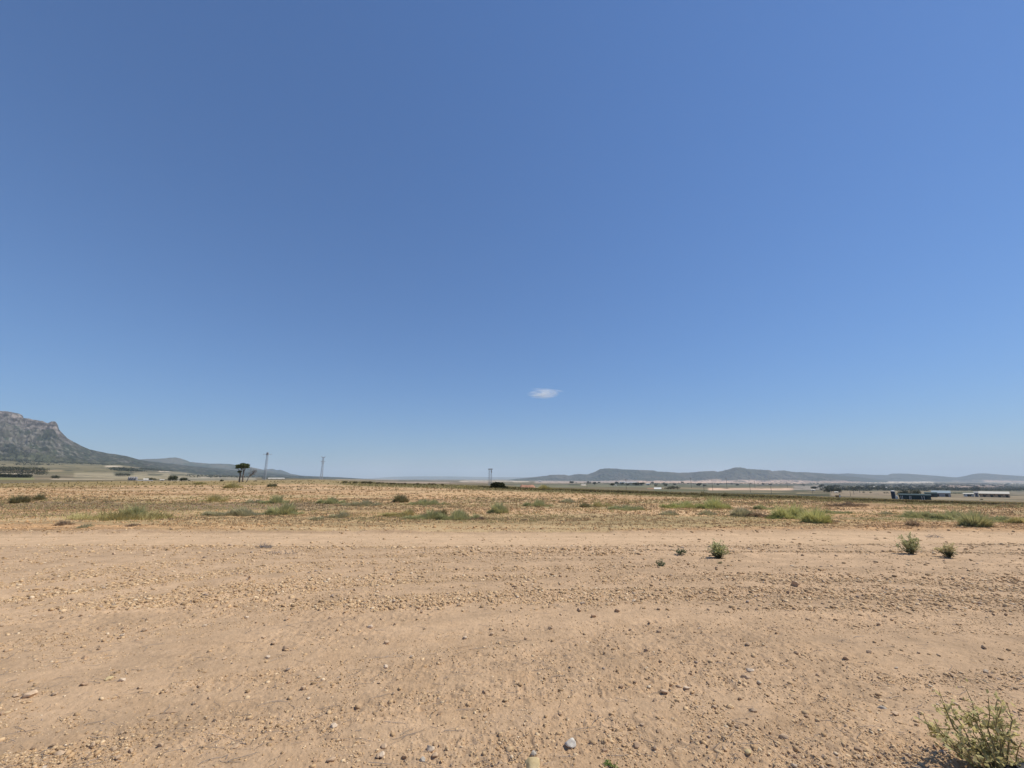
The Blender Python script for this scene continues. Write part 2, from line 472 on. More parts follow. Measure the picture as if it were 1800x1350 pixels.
def col_mount(V, sl, fr):
    x, y, z = V.T
    c = np.empty((len(V), 3)); c[:] = (0.036, 0.044, 0.026)
    px, py = to_px(x, y, z)
    n = fbm(x / 45, y / 38, 5, 301); n2 = fbm(x / 22, z / 8, 4, 311); n3 = fbm(x / 160, y / 200, 3, 321)
    rock = sm(0.42, 0.62, n + 0.30 * sm(170, 10, px) * sm(815, 760, py) - 0.13)
    c = c * (1 - .8 * rock[:, None]) + np.array((0.125, 0.108, 0.086)) * (.8 * rock[:, None])
    cliff = sm(0.80, 0.9, fr) * sm(160, 90, px)
    cl = np.array((0.135, 0.112, 0.098)) * (0.25 + 1.5 * sm(.3, .7, n2))[:, None]
    c = c * (1 - cliff[:, None]) + cl * cliff[:, None]
    low = sm(0.30, 0.12, fr) * sm(100, -100, px - 260)
    c = c * (1 - .5 * low[:, None]) + np.array((0.085, 0.085, 0.045)) * (.5 * low[:, None])
    n4 = fbm(x / 14, y / 16, 3, 325)
    c = c * (0.55 + 0.5 * n3)[:, None] * (.55 + .9 * sm(.3, .7, n4))[:, None]
    sp_ = sm(.62, .7, fbm(x / 30, y / 14, 3, 329)) * sm(300, 100, px) * sm(.05, .25, fr)
    c = c * (1 - .6 * sp_[:, None]) + np.array((0.20, 0.18, 0.15)) * (.6 * sp_[:, None])
    return c

def col_far(base, alt, s=0.5):
    def f(V, sl, fr):
        x, y, z = V.T
        n = fbm(x / 300, y / 300, 4, 331); n2 = fbm(x / 900, y / 700, 3, 341)
        k = sm(0.47, 0.63, n) * s + sm(0.5, 0.7, n2) * s * .6
        k = np.clip(k, 0, 1)[:, None]
        c = np.array(base) * (1 - k) + np.array(alt) * k
        px, py = to_px(x, y, z)          # farmed lower slopes in front of the mesa
        q = sm(843.6, 845.2, py + (n - .5) * 5) * sm(1080, 1140, px) * sm(1440, 1400, px)
        q = np.maximum(q, sm(844.5, 845.5, py + (n - .5) * 3) * sm(930, 960, px) * .7)
        q = (q * sm(.62, .5, n2))[:, None]
        return c * (1 - q) + np.array((0.55, 0.38, 0.27)) * q
    return f

ridge("mountain", [(-1500, 660), (-700, 668), (-300, 700), (-120, 715), (0, 722), (20, 724), (39, 729), (42, 735), (56, 737), (76, 740), (84, 744), (90, 741), (97, 741), (101, 746), (104, 755), (112, 764), (118, 770),
    (130, 777), (142, 783), (158, 790), (190, 797), (222, 801.5), (245, 808), (262, 811), (300, 815), (345, 820), (430, 828), (520, 836), (600, 839), (660, 843)],
    [(-1500, 2300), (0, 2900), (120, 3000), (260, 3800), (450, 5200), (660, 7500)], 0.33, 0.5, 830, col_mount, m_mount, np.concatenate([np.linspace(-1500, -80, 150, endpoint=False), np.linspace(-80, 270, 620, endpoint=False), np.linspace(270, 660, 260)]), 240, 46, 210, foot=4)
ridge("hill_ridge", [(180, 812), (250, 807.5), (285, 806), (308, 804), (318, 806), (332, 811), (345, 813.5), (372, 815), (400, 815.5), (425, 818), (470, 827), (500, 833), (540, 840), (560, 843)],
    [(180, 6500), (560, 7500)], 0.25, 0.3, 840, col_far((0.04, 0.05, 0.03), (0.12, 0.105, 0.08), .7), m_hill, 300, 70, 40, 420, foot=6)
ridge("hill_knoll", [(400, 835), (440, 828), (462, 825.5), (480, 824), (486, 826.5), (493, 826), (500, 828), (510, 832.5), (530, 836), (575, 839), (620, 843)],
    [(400, 9000), (620, 9500)], 0.2, 0.2, 840, col_far((0.045, 0.055, 0.035), (0.1, 0.09, 0.07), .5), m_hill, 200, 50, 30, 500, foot=6)
ridge("hill_horizon", [(560, 843), (650, 841), (690, 838), (740, 837.2), (790, 837.4), (850, 838.4), (930, 839), (990, 841), (1100, 842), (1200, 843)],
    [(560, 21000), (1200, 21000)], 0.2, 0.2, 842, col_far((0.08, 0.09, 0.06), (0.16, 0.14, 0.1), .5), m_hill, 220, 40, 40, 900, foot=8)
ridge("hill_mesa", [(890, 844), (915, 841), (940, 838.5), (962, 836), (967, 834.8), (992, 834.3), (1000, 836), (1010, 834), (1018, 833.2), (1033, 833.8), (1040, 831.5), (1048, 828), (1055, 824.2), (1062, 823.4), (1078, 823.2),
    (1092, 824.8), (1110, 825.5), (1130, 826), (1150, 827), (1156, 828.8), (1175, 829.5), (1195, 831), (1215, 830.3), (1235, 828.8), (1254, 828), (1262, 829.5), (1272, 827), (1284, 824), (1292, 821.6), (1302, 821.6), (1312, 824),
    (1330, 825.3), (1352, 826.2), (1358, 828.4), (1366, 827), (1378, 826.6), (1390, 829), (1420, 831), (1450, 833), (1480, 836), (1520, 840), (1560, 845)],
    [(890, 8200), (1200, 7800), (1300, 7600), (1560, 7800)], 0.13, 0.35, 846, col_far((0.024, 0.034, 0.022), (0.09, 0.08, 0.06), .6), m_hill, 900, 130, 55, 420, foot=8)
ridge("hill_range", [(1340, 838), (1390, 829.6), (1420, 830), (1455, 832.4), (1475, 833), (1490, 832), (1505, 833), (1530, 834.3), (1560, 834.8), (1566, 832.6), (1582, 832.2), (1605, 833.2), (1630, 835), (1660, 837.5), (1680, 839.2), (1695, 837),
    (1708, 833.8), (1720, 832), (1733, 832.4), (1755, 834), (1800, 837), (1900, 836), (2100, 838), (2600, 840)],
    [(1340, 10500), (1800, 9800), (2600, 9000)], 0.13, 0.3, 846, col_far((0.03, 0.038, 0.028), (0.08, 0.072, 0.056), .5), m_hill, 500, 90, 50, 600, foot=8)

# ------------------------------------------------------------------ stones
def ico(sub=1):
    t = (1 + 5 ** .5) / 2
    v = np.array([(-1, t, 0), (1, t, 0), (-1, -t, 0), (1, -t, 0), (0, -1, t), (0, 1, t), (0, -1, -t), (0, 1, -t), (t, 0, -1), (t, 0, 1), (-t, 0, -1), (-t, 0, 1)], float)
    v /= np.linalg.norm(v[0])
    f = np.array([(0, 11, 5), (0, 5, 1), (0, 1, 7), (0, 7, 10), (0, 10, 11), (1, 5, 9), (5, 11, 4), (11, 10, 2), (10, 7, 6), (7, 1, 8), (3, 9, 4), (3, 4, 2), (3, 2, 6), (3, 6, 8), (3, 8, 9), (4, 9, 5), (2, 4, 11), (6, 2, 10), (8, 6, 7), (9, 8, 1)])
    for _ in range(sub):
        vs = list(map(tuple, v)); cache = {}; nf = []
        def midp(a, b):
            k = (min(a, b), max(a, b))
            if k not in cache:
                p = (np.array(vs[a]) + np.array(vs[b])); p /= np.linalg.norm(p); vs.append(tuple(p)); cache[k] = len(vs) - 1
            return cache[k]
        for a, b, c in f:
            ab, bc, ca_ = midp(a, b), midp(b, c), midp(c, a)
            nf += [(a, ab, ca_), (b, bc, ab), (c, ca_, bc), (ab, bc, ca_)]
        v = np.array(vs); f = np.array(nf)
    return v, f

SC = np.array([(0.55, 0.38, 0.215), (0.48, 0.315, 0.17), (0.62, 0.45, 0.27), (0.37, 0.245, 0.135), (0.65, 0.50, 0.33), (0.54, 0.36, 0.195), (0.36, 0.27, 0.20)])
m_gravel = attr_mat("gravel", 0.9, 0.15, nscale=(60.0,), namt=0.15)
def make_gravel():
    iv, iF = ico(0)
    pts = []
    def scatter(n, py0, py1, smin, smax, power, field=False, px0=-60, px1=1860):
        px = rng.uniform(px0, px1, n * 2); py = rng.uniform(py0, py1, n * 2)
        u = px - 900; v = 675 - py
        yy = FPX * math.cos(PITCH) - v * math.sin(PITCH); zz = FPX * math.sin(PITCH) + v * math.cos(PITCH)
        d = -CAM_H / (zz / yy) * rng.uniform(0.97, 1.03, n * 2); x = u / yy * d
        uu = row_u(x, d)
        cl = fbm(x * 0.5, uu * 1.6, 2, 71); cl2 = fbm(x * 3, d * 3, 2, 77); cl3 = fbm(x * 0.18, uu * 2.6, 2, 79)
        p = 0.08 + 0.25 * sm(0.42, 0.66, cl) + 0.40 * sm(0.5, 0.7, cl2) + 0.8 * sm(0.55, 0.66, cl3)
        p = p * (1 - 0.8 * track_mask(x, d))
        keep = rng.random(n * 2) < p
        x, d = x[keep][:n], d[keep][:n]
        s = smin * (1 - rng.random(len(x))) ** (-1 / power); s = np.minimum(s, smax)
        pts.append((x, d, s))
    scatter(95000, 1000, 1420, 0.0022, 0.0085, 2.0)
    scatter(6500, 1010, 1420, 0.0065, 0.020, 2.3)
    scatter(60000, 950, 1070, 0.006, 0.032, 2.3)
    scatter(18000, 925, 975, 0.010, 0.05, 2.5)
    scatter(24000, 880, 930, 0.015, 0.060, 2.7)
    scatter(6000, 862, 884, 0.03, 0.08, 3.0)
    x = np.concatenate([p[0] for p in pts]); y = np.concatenate([p[1] for p in pts]); s = np.concatenate([p[2] for p in pts])
    n = len(x); z = ground_z(x, y)
    sc3 = np.stack([rng.uniform(.8, 1.5, n), rng.uniform(.7, 1.1, n), rng.uniform(.40, .75, n)], 1) * s[:, None]
    th = rng.uniform(0, 2 * math.pi, n); tl = rng.normal(0, .35, n)
    v = iv[None] * (1 + rng.uniform(-.28, .22, (n, 12, 1)))
    v = v * sc3[:, None, :]
    c, s_ = np.cos(tl)[:, None], np.sin(tl)[:, None]
    vy = v[:, :, 1] * c - v[:, :, 2] * s_; vz = v[:, :, 1] * s_ + v[:, :, 2] * c
    c, s_ = np.cos(th)[:, None], np.sin(th)[:, None]
    vx = v[:, :, 0] * c - vy * s_; vy = v[:, :, 0] * s_ + vy * c
    V = np.stack([vx + x[:, None], vy + y[:, None], vz + (z + sc3[:, 2] * rng.uniform(-.35, .45, n))[:, None]], 2).reshape(-1, 3)
    F = (iF[None] + (np.arange(n) * 12)[:, None, None]).reshape(-1, 3)
    pr = np.array([.34, .28, .13, .12, .04, .07, .02])
    ci = rng.choice(len(SC), n, p=pr / pr.sum())
    col = SC[ci] * rng.uniform(.82, 1.12, (n, 1))
    red = (y > 14.5)[:, None]
    col = np.where(red, col * np.array([.94, .84, .74]), col)
    o = link("gravel", mesh_np("gravel", V, F, m_gravel, np.repeat(col, 12, 0)))
    tag(o, kind="stuff", label="small clods and pebbles strewn over the dry soil")
make_gravel()

# individually modelled rocks
def rock_mesh(seed, sx, sy, sz, facet=0.25, base=None):
    rg = np.random.default_rng(seed)
    v, f = ico(2)
    # cut by random planes -> angular stone
    for _ in range(13):
        n = rg.normal(size=3); n /= np.linalg.norm(n); d = rg.uniform(.5, .82)
        k = v @ n; over = np.maximum(k - d, 0)
        v = v - over[:, None] * n
    v = v + (fbm(v[:, 0] * 3 + seed, v[:, 1] * 3 + v[:, 2] * 2, 3, seed)[:, None] - .5) * v * facet
    v = v * np.array([sx, sy, sz])
    return v, f
rock_mats = {
    "tan": noise_mat("stone_tan", (0.44, 0.30, 0.185), (0.57, 0.41, 0.265), 35, bump=.004, rand=.15),
    "brown": noise_mat("stone_brown", (0.33, 0.22, 0.135), (0.46, 0.31, 0.195), 35, bump=.004, rand=.15),
    "pale": noise_mat("stone_pale", (0.54, 0.41, 0.28), (0.65, 0.51, 0.37), 35, bump=.004, rand=.1),
    "grey": noise_mat("stone_grey", (0.30, 0.255, 0.205), (0.50, 0.435, 0.35), 40, bump=.004),
    "white": noise_mat("stone_white", (0.42, 0.37, 0.31), (0.72, 0.66, 0.56), 25, bump=.006),
    "ochre": noise_mat("stone_ochre", (0.46, 0.34, 0.17), (0.60, 0.46, 0.25), 20, bump=.006),
}
_rk = 0
ROCK_XY = []
def rock(px, py, wpx, aspect, col, label, cat="stone", group=None, name="stone", hz=.6, seed=None, rot=None):
    global _rk
    _rk += 1
    g = ground_at(px, py)
    s = wpx * g.y / (FPX * math.cos(PITCH)) / 2 * (1.0 if abs(px - 900) < 500 else .82)
    v, f = rock_mesh(seed or 400 + _rk, s, s * aspect, s * hz)
    me = mesh_np(name, v, f, rock_mats[col])
    o = link(name, me, None, (g.x, g.y, g.z + s * hz * .45), rot if rot is not None else random.uniform(-.5, .5))
    tag(o, label, cat, group)
    ROCK_XY.append((g.x, g.y, s))
    return o
rock(1397, 1030, 14.5, .9, "tan", "largest upright rock standing alone beyond the others, with a dark left face", name="rock", cat="rock", hz=1.0, seed=77, rot=.3)
rock(1003, 1311, 21, .85, "white", "angular white and grey stone, the whitest one on the soil", hz=.62)
rock(939, 1352, 31, .9, "ochre", "big rounded ochre stone cut off by the bottom edge of the picture", hz=.6)
rock(938, 1327, 12, .9, "grey", "small grey stone just above the big ochre stone")
rock(586, 1278, 12, .9, "pale", "pale rounded pebble with a thin dead twig beside it")
rock(679, 1132, 10, .9, "tan", "upright tan stone above the row of small clods, middle left of the soil", hz=.95)
rock(678, 1174, 8, .9, "pale", "pale pebble at the head of a slanting row of clods", hz=.85)
rock(1323, 1251, 13, .85, "tan", "smooth egg-shaped tan stone resting right of centre", hz=.6)
rock(1377, 1298, 19, .6, "tan", "flat oval tan stone lying slanted in the lower right soil", hz=.4, rot=-.4)
rock(1316, 1324, 12, .8, "ochre", "small rounded ochre pebble left of the flat oval stone", hz=.6)
rock(53, 1223, 28, .8, "tan", "broad flat tan stone, largest of the row near the left edge", hz=.4)
rock(27, 1224, 16, .8, "tan", "tan stone directly left of the broad flat stone", hz=.45)
rock(97, 1221, 14, .8, "tan", "tan stone at the right end of the row near the left edge", hz=.45)
rock(149, 1204, 18, .8, "brown", "brown topped stone between the left row and the pair of yellowish stones", hz=.5)
rock(190, 1195, 17, .8, "ochre", "yellowish rounded stone, left one of a pair", hz=.5)
rock(214, 1197, 14, .8, "pale", "yellowish pale stone, right one of a pair", hz=.6)
rock(107, 1327, 29, .6, "tan", "wide tan slab with a deep shadow at the bottom left corner", hz=.4)
rock(2, 1256, 12, .8, "brown", "dark brown stone cut off by the left edge", hz=.5)
rock(414, 1314, 19, .35, "tan", "long narrow tan stone pointing away, near the bottom", hz=.3, rot=1.2)
rock(672, 1330, 11, .9, "pale", "pale stone, right one of two touching stones at the bottom", hz=.8)
rock(664, 1332, 9, .9, "tan", "tan stone, left one of two touching stones at the bottom", hz=.8)
rock(676, 1313, 11, .9, "tan", "tan stone just above the two touching stones", hz=.7)
rock(756, 1319, 14, .85, "pale", "pale stone at the back of the bottom centre cluster", hz=.75)
rock(763, 1330, 12, .85, "tan", "tan stone right of the grey one in the bottom centre cluster", hz=.7)
rock(743, 1338, 14, .8, "grey", "grey rounded stone at the front of the bottom centre cluster", hz=.5)
rock(583, 1337, 15, .8, "tan", "tan stone with dark underside at the bottom, left of the touching pair", hz=.5)
rock(1318, 1180, 14, .7, "pale", "pale flat stone at the edge of a small patch of broken clods", hz=.45)
rock(1311, 1192, 15, .7, "tan", "tan clod in front of the pale flat stone", hz=.5)
rock(1168, 1218, 13, .8, "tan", "tan stone at the left end of a short line of broken clods", hz=.6)
rock(1194, 1209, 12, .7, "tan", "tan clod at the middle of a short line of broken clods", hz=.5)
rock(1207, 1211, 12, .7, "pale", "pale clod at the right end of a short line of broken clods", hz=.5)
rock(1085, 1076, 11, .8, "brown", "brown clod behind the dark wedge-shaped stone", hz=.7)
rock(1043, 1085, 10, .8, "brown", "dark wedge-shaped stone in the middle distance", hz=.7)
rock(1025, 1062, 10, .7, "pale", "pale topped stone left of the brown clod", hz=.6)
rock(1119, 1313, 10, .9, "brown", "brown stone right of the white and grey stone", hz=.9)
rock(1063, 1320, 10, .8, "brown", "small dark brown clod between the white stone and its brown neighbour", hz=.6)
rock(501, 1142, 12, .7, "brown", "dark based clod with crumbs to its right, left part of the soil", hz=.6)
rock(470, 1157, 10, .7, "pale", "pale clod below left of the dark based clod", hz=.6)
rock(651, 1104, 10, .8, "pale", "pale pebble on smooth soil, the only one above the upright tan stone", hz=.7)
rock(1418, 1259, 10, .7, "brown", "brown chip on smooth soil above the flat oval stone", hz=.6)
rock(1438, 1188, 11, .7, "brown", "brown flat stone ending a group of clods on the right", hz=.5)
rock(1551, 1246, 18, .7, "grey", "grey violet stone in a dark crumbly patch", hz=.35)
rock(1573, 1255, 15, .7, "tan", "tan stone right of the grey violet stone", hz=.4)
rock(1510, 1320, 17, .8, "brown", "dark brown clod half way between the flat oval stone and the leafy shrub", hz=.5)
rock(300, 1253, 26, .25, "brown", "dark stick-like splinter lying on the soil, lower left", hz=.18, rot=.1)
# many more that nothing tells apart: five shapes, each copied
protos = []
for k in range(12):
    v, f = rock_mesh(900 + k, 1, random.uniform(.65, .95), random.uniform(.5, .8))
    protos.append((v, f))
GR = {"tan": ("small tan clod lying loose on the bare soil", "loose small tan clods on the soil"),
      "brown": ("small brown clod lying loose on the bare soil", "loose small brown clods on the soil"),
      "pale": ("small pale pebble lying loose on the bare soil", "loose small pale pebbles on the soil")}
pm = {(k, c): mesh_np("stone", protos[k][0], protos[k][1], rock_mats[c]) for k in range(12) for c in GR}
n = 0
while n < 235:
    px, py = random.uniform(-5, 1800), 968 + 385 * random.random() ** 1.05
    x, y = flat(px, py)
    cl = float(fbm(np.array([x * .18]), np.array([float(row_u(x, y)) * 2.6]), 2, 79)[0])
    if random.random() > .2 + 6 * max(0, cl - .5): continue
    if any(math.hypot(x - a, y - b) < c * 2.2 for a, b, c in ROCK_XY): continue
    if px > 1630 and py > 1200: continue
    g = ground_at(px, py)
    s = random.uniform(2.4, 4.6) * (0.75 + .5 * (py - 960) / 390) * g.y / (FPX * math.cos(PITCH))
    s = max(.018, min(s, .05))
    c = random.choices(["tan", "brown", "pale"], [.55, .3, .15])[0]
    o = link("stone", pm[(random.randrange(12), c)], None, (g.x, g.y, g.z + s * .3), random.uniform(0, 6.28))
    o.scale = (s, s, s * random.uniform(.8, 1.1))
    tag(o, GR[c][0], "stone", GR[c][1])
    ROCK_XY.append((x, y, s)); n += 1

# ------------------------------------------------------------------ plants
def tubes(paths, sides=4):
    """paths: list of (points (n,3), radii (n,)) -> V, F"""
    Vs, Fs, off = [], [], 0
    ang = np.arange(sides) / sides * 2 * math.pi
    for P, rd in paths:
        P = np.asarray(P, float); n = len(P)
        T = np.gradient(P, axis=0); T /= np.linalg.norm(T, axis=1)[:, None] + 1e-9
        ref = np.array([0.3, 0.9, 0.1]); A = np.cross(T, ref); A /= np.linalg.norm(A, axis=1)[:, None] + 1e-9
        B = np.cross(T, A)
        ring = P[:, None, :] + (A[:, None, :] * np.cos(ang)[None, :, None] + B[:, None, :] * np.sin(ang)[None, :, None]) * np.asarray(rd)[:, None, None]
        Vs.append(ring.reshape(-1, 3))
        i = np.arange(n - 1)[:, None] * sides; j = np.arange(sides)[None, :]; j2 = (j + 1) % sides
        Fs.append(np.stack([i + j, i + j2, i + sides + j2, i + sides + j], -1).reshape(-1, 4) + off)
        off += n * sides
    return np.concatenate(Vs), np.concatenate(Fs)

def leaves(P, size, rg, up=0.3, aspect=.5, col0=(0.1, 0.13, 0.05), col1=(0.2, 0.22, 0.09), dirs=None, flat_w=1.0):
    """diamond leaves at points P"""
    n = len(P); size = np.broadcast_to(size, n)
    D = rg.normal(size=(n, 3)); D[:, 2] = D[:, 2] * .4 + up * .5
    if dirs is not None: D = D * .9 + dirs * .6
    D /= np.linalg.norm(D, axis=1)[:, None]
    W = np.cross(D, rg.normal(size=(n, 3)) * (.45 if flat_w else 1) + np.array([0, 0, flat_w])); W /= np.linalg.norm(W, axis=1)[:, None] + 1e-9
    a = P; b = P + D * size[:, None] * .5 + W * size[:, None] * aspect * .5
    c = P + D * size[:, None]; d = P + D * size[:, None] * .5 - W * size[:, None] * aspect * .5
    nrm = np.cross(D, W) * size[:, None] * .08
    V = np.stack([a, b + nrm, c, d + nrm], 1).reshape(-1, 3)
    F = np.arange(4 * n).reshape(-1, 4)
    k = rg.random((n, 1)) ** .8
    col = np.array(col0) * (1 - k) + np.array(col1) * k
    return V, F, np.repeat(col, 4, 0)

m_leaf = attr_mat("leaf", 0.6, 0.3, trans=.4)
m_blade = attr_mat("grass_blade", 0.7, 0.2, trans=.35)
m_stem = noise_mat("stem", (0.20, 0.17, 0.08), (0.32, 0.26, 0.14), 30)
m_wood = noise_mat("bark", (0.10, 0.075, 0.055), (0.20, 0.155, 0.12), 4)
m_grey = noise_mat("dead_wood", (0.20, 0.17, 0.15), (0.33, 0.29, 0.26), 4)

def shrub(px, py, hm, wm, nst, nlf, label, cat="shrub", lsize=.022, c0=(0.09, 0.115, 0.055), c1=(0.27, 0.28, 0.12), low=None, seed=1, lean=(0, 0), flat_=.0, name="shrub", base=None, lowfrac=.3, splay=1.0):
    rg = np.random.default_rng(seed)
    g = base if base is not None else ground_at(px, py)
    root = thing(name, label, cat, (g.x, g.y, g.z - .005))
    paths, LP, LD, LZ = [], [], [], []
    for k in range(nst):
        a = rg.uniform(0, 2 * math.pi); rr = (wm / 2) * math.sqrt(rg.random()) * splay
        hh = hm * (rg.uniform(.45, 1.0) * (1 - flat_) + flat_ * rg.uniform(.2, .6)) * (1 - .35 * (rr / (wm / 2)) ** 2)
        tip = np.array([math.cos(a) * rr + lean[0] * hm, math.sin(a) * rr + lean[1] * hm, hh])
        m = 7; t = np.linspace(0, 1, m)[:, None]
        P = t ** .8 * tip * np.array([1, 1, 0]) + np.concatenate([np.zeros((m, 2)), (t ** 1.15) * tip[2]], 1)
        P += rg.normal(0, .03, (m, 3)) * hm * t
        paths.append((P, np.linspace(.006, .0015, m) * (hm / .4)))
        for q in range(3):       # side twigs
            i0 = rg.integers(2, m - 1); d = rg.normal(0, 1, 3); d[2] = abs(d[2]) * .8; d /= np.linalg.norm(d)
            L = hm * rg.uniform(.12, .3)
            Q = P[i0] + np.linspace(0, 1, 4)[:, None] * d * L
            paths.append((Q, np.linspace(.003, .001, 4) * (hm / .4)))
            nl = max(2, nlf // (nst * 5)); tt = rg.random(nl)
            LP.append(P[i0] + tt[:, None] * d * L); LD.append(np.repeat(d[None], nl, 0))
        nl = nlf // (nst * 2); tt = .08 + .92 * rg.random(nl) ** .8
        pos = np.stack([np.interp(tt, t[:, 0], P[:, c]) for c in range(3)], 1) + rg.normal(0, .02 * hm / .4, (nl, 3))
        LP.append(pos); LD.append(np.repeat((tip / np.linalg.norm(tip))[None], nl, 0))
    V, F = tubes(paths, 4)
    link("stems", mesh_np("stems", V, F, m_stem, smooth=True), root)
    P = np.concatenate(LP); P[:, 2] = np.maximum(P[:, 2], .01)
    D = np.concatenate(LD)
    V, F, col = leaves(P, lsize * rg.uniform(.5, 1.3, len(P)), rg, .5, .55, c0, c1, dirs=D)
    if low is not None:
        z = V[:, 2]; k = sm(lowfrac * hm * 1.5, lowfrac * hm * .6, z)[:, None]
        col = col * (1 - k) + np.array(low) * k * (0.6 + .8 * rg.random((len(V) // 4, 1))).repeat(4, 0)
    link("foliage", mesh_np("foliage", V, F, m_leaf, col), root)
    return root

# near plants
b0 = Vector((flat(1762, 1372)[0], flat(1762, 1372)[1], 0)); b0.z = gz(b0.x, b0.y)
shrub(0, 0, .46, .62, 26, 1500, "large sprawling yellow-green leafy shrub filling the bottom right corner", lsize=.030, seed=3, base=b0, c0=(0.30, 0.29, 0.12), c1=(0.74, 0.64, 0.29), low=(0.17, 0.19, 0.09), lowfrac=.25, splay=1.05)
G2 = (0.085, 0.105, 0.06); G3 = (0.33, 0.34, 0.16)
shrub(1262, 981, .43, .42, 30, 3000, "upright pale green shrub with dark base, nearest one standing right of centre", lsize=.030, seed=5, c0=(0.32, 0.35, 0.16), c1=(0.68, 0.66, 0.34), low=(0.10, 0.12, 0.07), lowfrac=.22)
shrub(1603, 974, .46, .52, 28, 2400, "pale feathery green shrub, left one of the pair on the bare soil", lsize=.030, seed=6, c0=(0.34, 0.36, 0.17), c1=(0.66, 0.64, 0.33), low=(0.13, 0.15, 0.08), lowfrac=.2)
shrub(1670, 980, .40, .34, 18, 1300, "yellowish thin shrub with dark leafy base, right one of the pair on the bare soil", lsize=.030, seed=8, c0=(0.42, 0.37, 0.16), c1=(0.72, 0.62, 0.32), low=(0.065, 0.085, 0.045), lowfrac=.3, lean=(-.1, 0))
shrub(1197, 974, .13, .30, 16, 500, "low spreading dark green weed with up-curled tips", "weed", lsize=.026, seed=9, c0=(0.09, 0.12, 0.06), c1=(0.20, 0.24, 0.13), name="weed")
shrub(1161, 995, .14, .20, 14, 420, "small round grey-green weed, nearer and left of the low spreading one", "weed", lsize=.022, seed=10, c0=(0.09, 0.12, 0.06), c1=(0.22, 0.26, 0.13), name="weed")
shrub(1266, 990, .06, .16, 8, 120, "tiny weed sprouting just in front of the nearest upright shrub", "weed", lsize=.016, seed=12, c0=(0.12, 0.14, 0.06), c1=(0.26, 0.26, 0.13), name="weed")
shrub(1075, 1349, .035, .09, 8, 110, "tiny bright green sprout at the bottom edge right of the white stone", "weed", lsize=.014, seed=13, c0=(0.16, 0.22, 0.05), c1=(0.30, 0.36, 0.1), name="weed")

def twigs(px, py, wm, hm, n, label, seed, name="dead_brush", cat="dead brush"):
    rg = np.random.default_rng(seed); g = ground_at(px, py)
    paths = []
    for k in range(n):
        c = np.array([rg.uniform(-.4, .4) * wm, rg.uniform(-.25, .25) * wm, .01]); a = rg.uniform(0, 6.28); L = rg.uniform(.2, .6) * hm * 1.6
        d = np.array([math.cos(a), math.sin(a) * .6, rg.uniform(.05, .9)]); t = np.linspace(0, 1, 5)[:, None]
        paths.append((c + t * d * L + rg.normal(0, .012, (5, 3)) * t, np.linspace(.005, .0015, 5)))
    V, F = tubes(paths, 4)
    o = link(name, mesh_np(name, V, F, m_grey), None, (g.x, g.y, g.z))
    tag(o, label, cat)
twigs(466, 963, .42, .22, 46, "dry leafless brush tangle on the bare soil, left of centre", 21)
twigs(500, 972, .9, .06, 60, "flattened patch of dry twigs below the dry brush tangle", 22)
twigs(1642, 945, .5, .2, 24, "thin dry brush standing between the pair of pale shrubs", 23)
# thin dead straws and roots on the soil
rgs = np.random.default_rng(55); paths = []
for k in range(900):
    px = rgs.uniform(-20, 1820); py = rgs.uniform(960, 1350); x, y = flat(px, py); a = rgs.normal(0, .6) if rgs.random() < .5 else rgs.uniform(0, 3.14); L = rgs.uniform(.03, .16)
    t = np.linspace(-.5, .5, 5); cx = x + np.cos(a) * L * t + .15 * L * np.sin(t * 5); cy = y + np.sin(a) * L * t
    cz = ground_z(cx, cy) + .004 + .006 * rgs.random()
    paths.append((np.stack([cx, cy, cz], 1), np.full(5, rgs.uniform(.0006, .0016))))
V, F = tubes(paths, 3)
tag(link("straw_litter", mesh_np("straw_litter", V, F, m_grey)), "dry straws and rootlets lying on the soil", kind="stuff")

# tussocks in the field beyond the track
def tussock_mesh(rg, wx, wy, h, n, c0, c1, blade=.012, droop=.3, dark=0.0):
    """mound of many thin arching blades and small leaves; origin at its foot"""
    a = rg.uniform(0, 2 * math.pi, n); rr = np.minimum(np.sqrt(rg.random(n)) * (1 + .35 * rg.random(n) ** 3), 1.4)
    lump = 0.55 + .45 * vnoise(np.cos(a) * 1.5 + 3 + wx, np.sin(a) * 1.5 + rr * 2, int(h * 1000) % 97)
    bx = np.cos(a) * rr * wx / 2; by = np.sin(a) * rr * wy / 2
    L = h * np.exp(-.8 * rr ** 2) * rg.uniform(.35, 1.15, n) * lump * 1.15
    # break the mound into clumps
    cl = vnoise(bx * 2.9 + wx * 7, by * 1.2, 5); L = L * (0.35 + .9 * sm(.3, .68, cl)) + h * .05
    d = np.stack([np.cos(a) * rr * droop + rg.normal(0, .55, n), np.sin(a) * rr * droop + rg.normal(0, .55, n), np.ones(n)], 1)
    d /= np.linalg.norm(d, axis=1)[:, None]
    w_ = np.stack([np.cos(a + 1.3), np.sin(a + 1.3), np.zeros(n)], 1) * blade / 2 * rg.uniform(.6, 1.6, (n, 1))
    B = np.stack([bx, by, np.zeros(n)], 1); M = B + d * (L * .55)[:, None]
    bend = np.stack([np.cos(a), np.sin(a), np.zeros(n)], 1) * (L * .22)[:, None] * rg.uniform(-.3, 1, (n, 1))
    T = B + d * L[:, None] + bend
    V = np.stack([B - w_, B + w_, M + w_ * .8, M - w_ * .8, T], 1).reshape(-1, 3)
    o5 = np.arange(n)[:, None] * 5
    F = np.concatenate([o5 + np.array([[0, 1, 2, 3]]), o5 + np.array([[3, 2, 4, 4]])])
    k = rg.random((n, 1)); patch = sm(.35, .65, vnoise(bx * 1.1 + 9, by * 1.1, 8))[:, None]
    k = np.clip(k * .7 + patch * .5, 0, 1)
    col = np.array(c0) * (1 - k) + np.array(c1) * k
    return V, F, np.repeat(col, 5, 0)

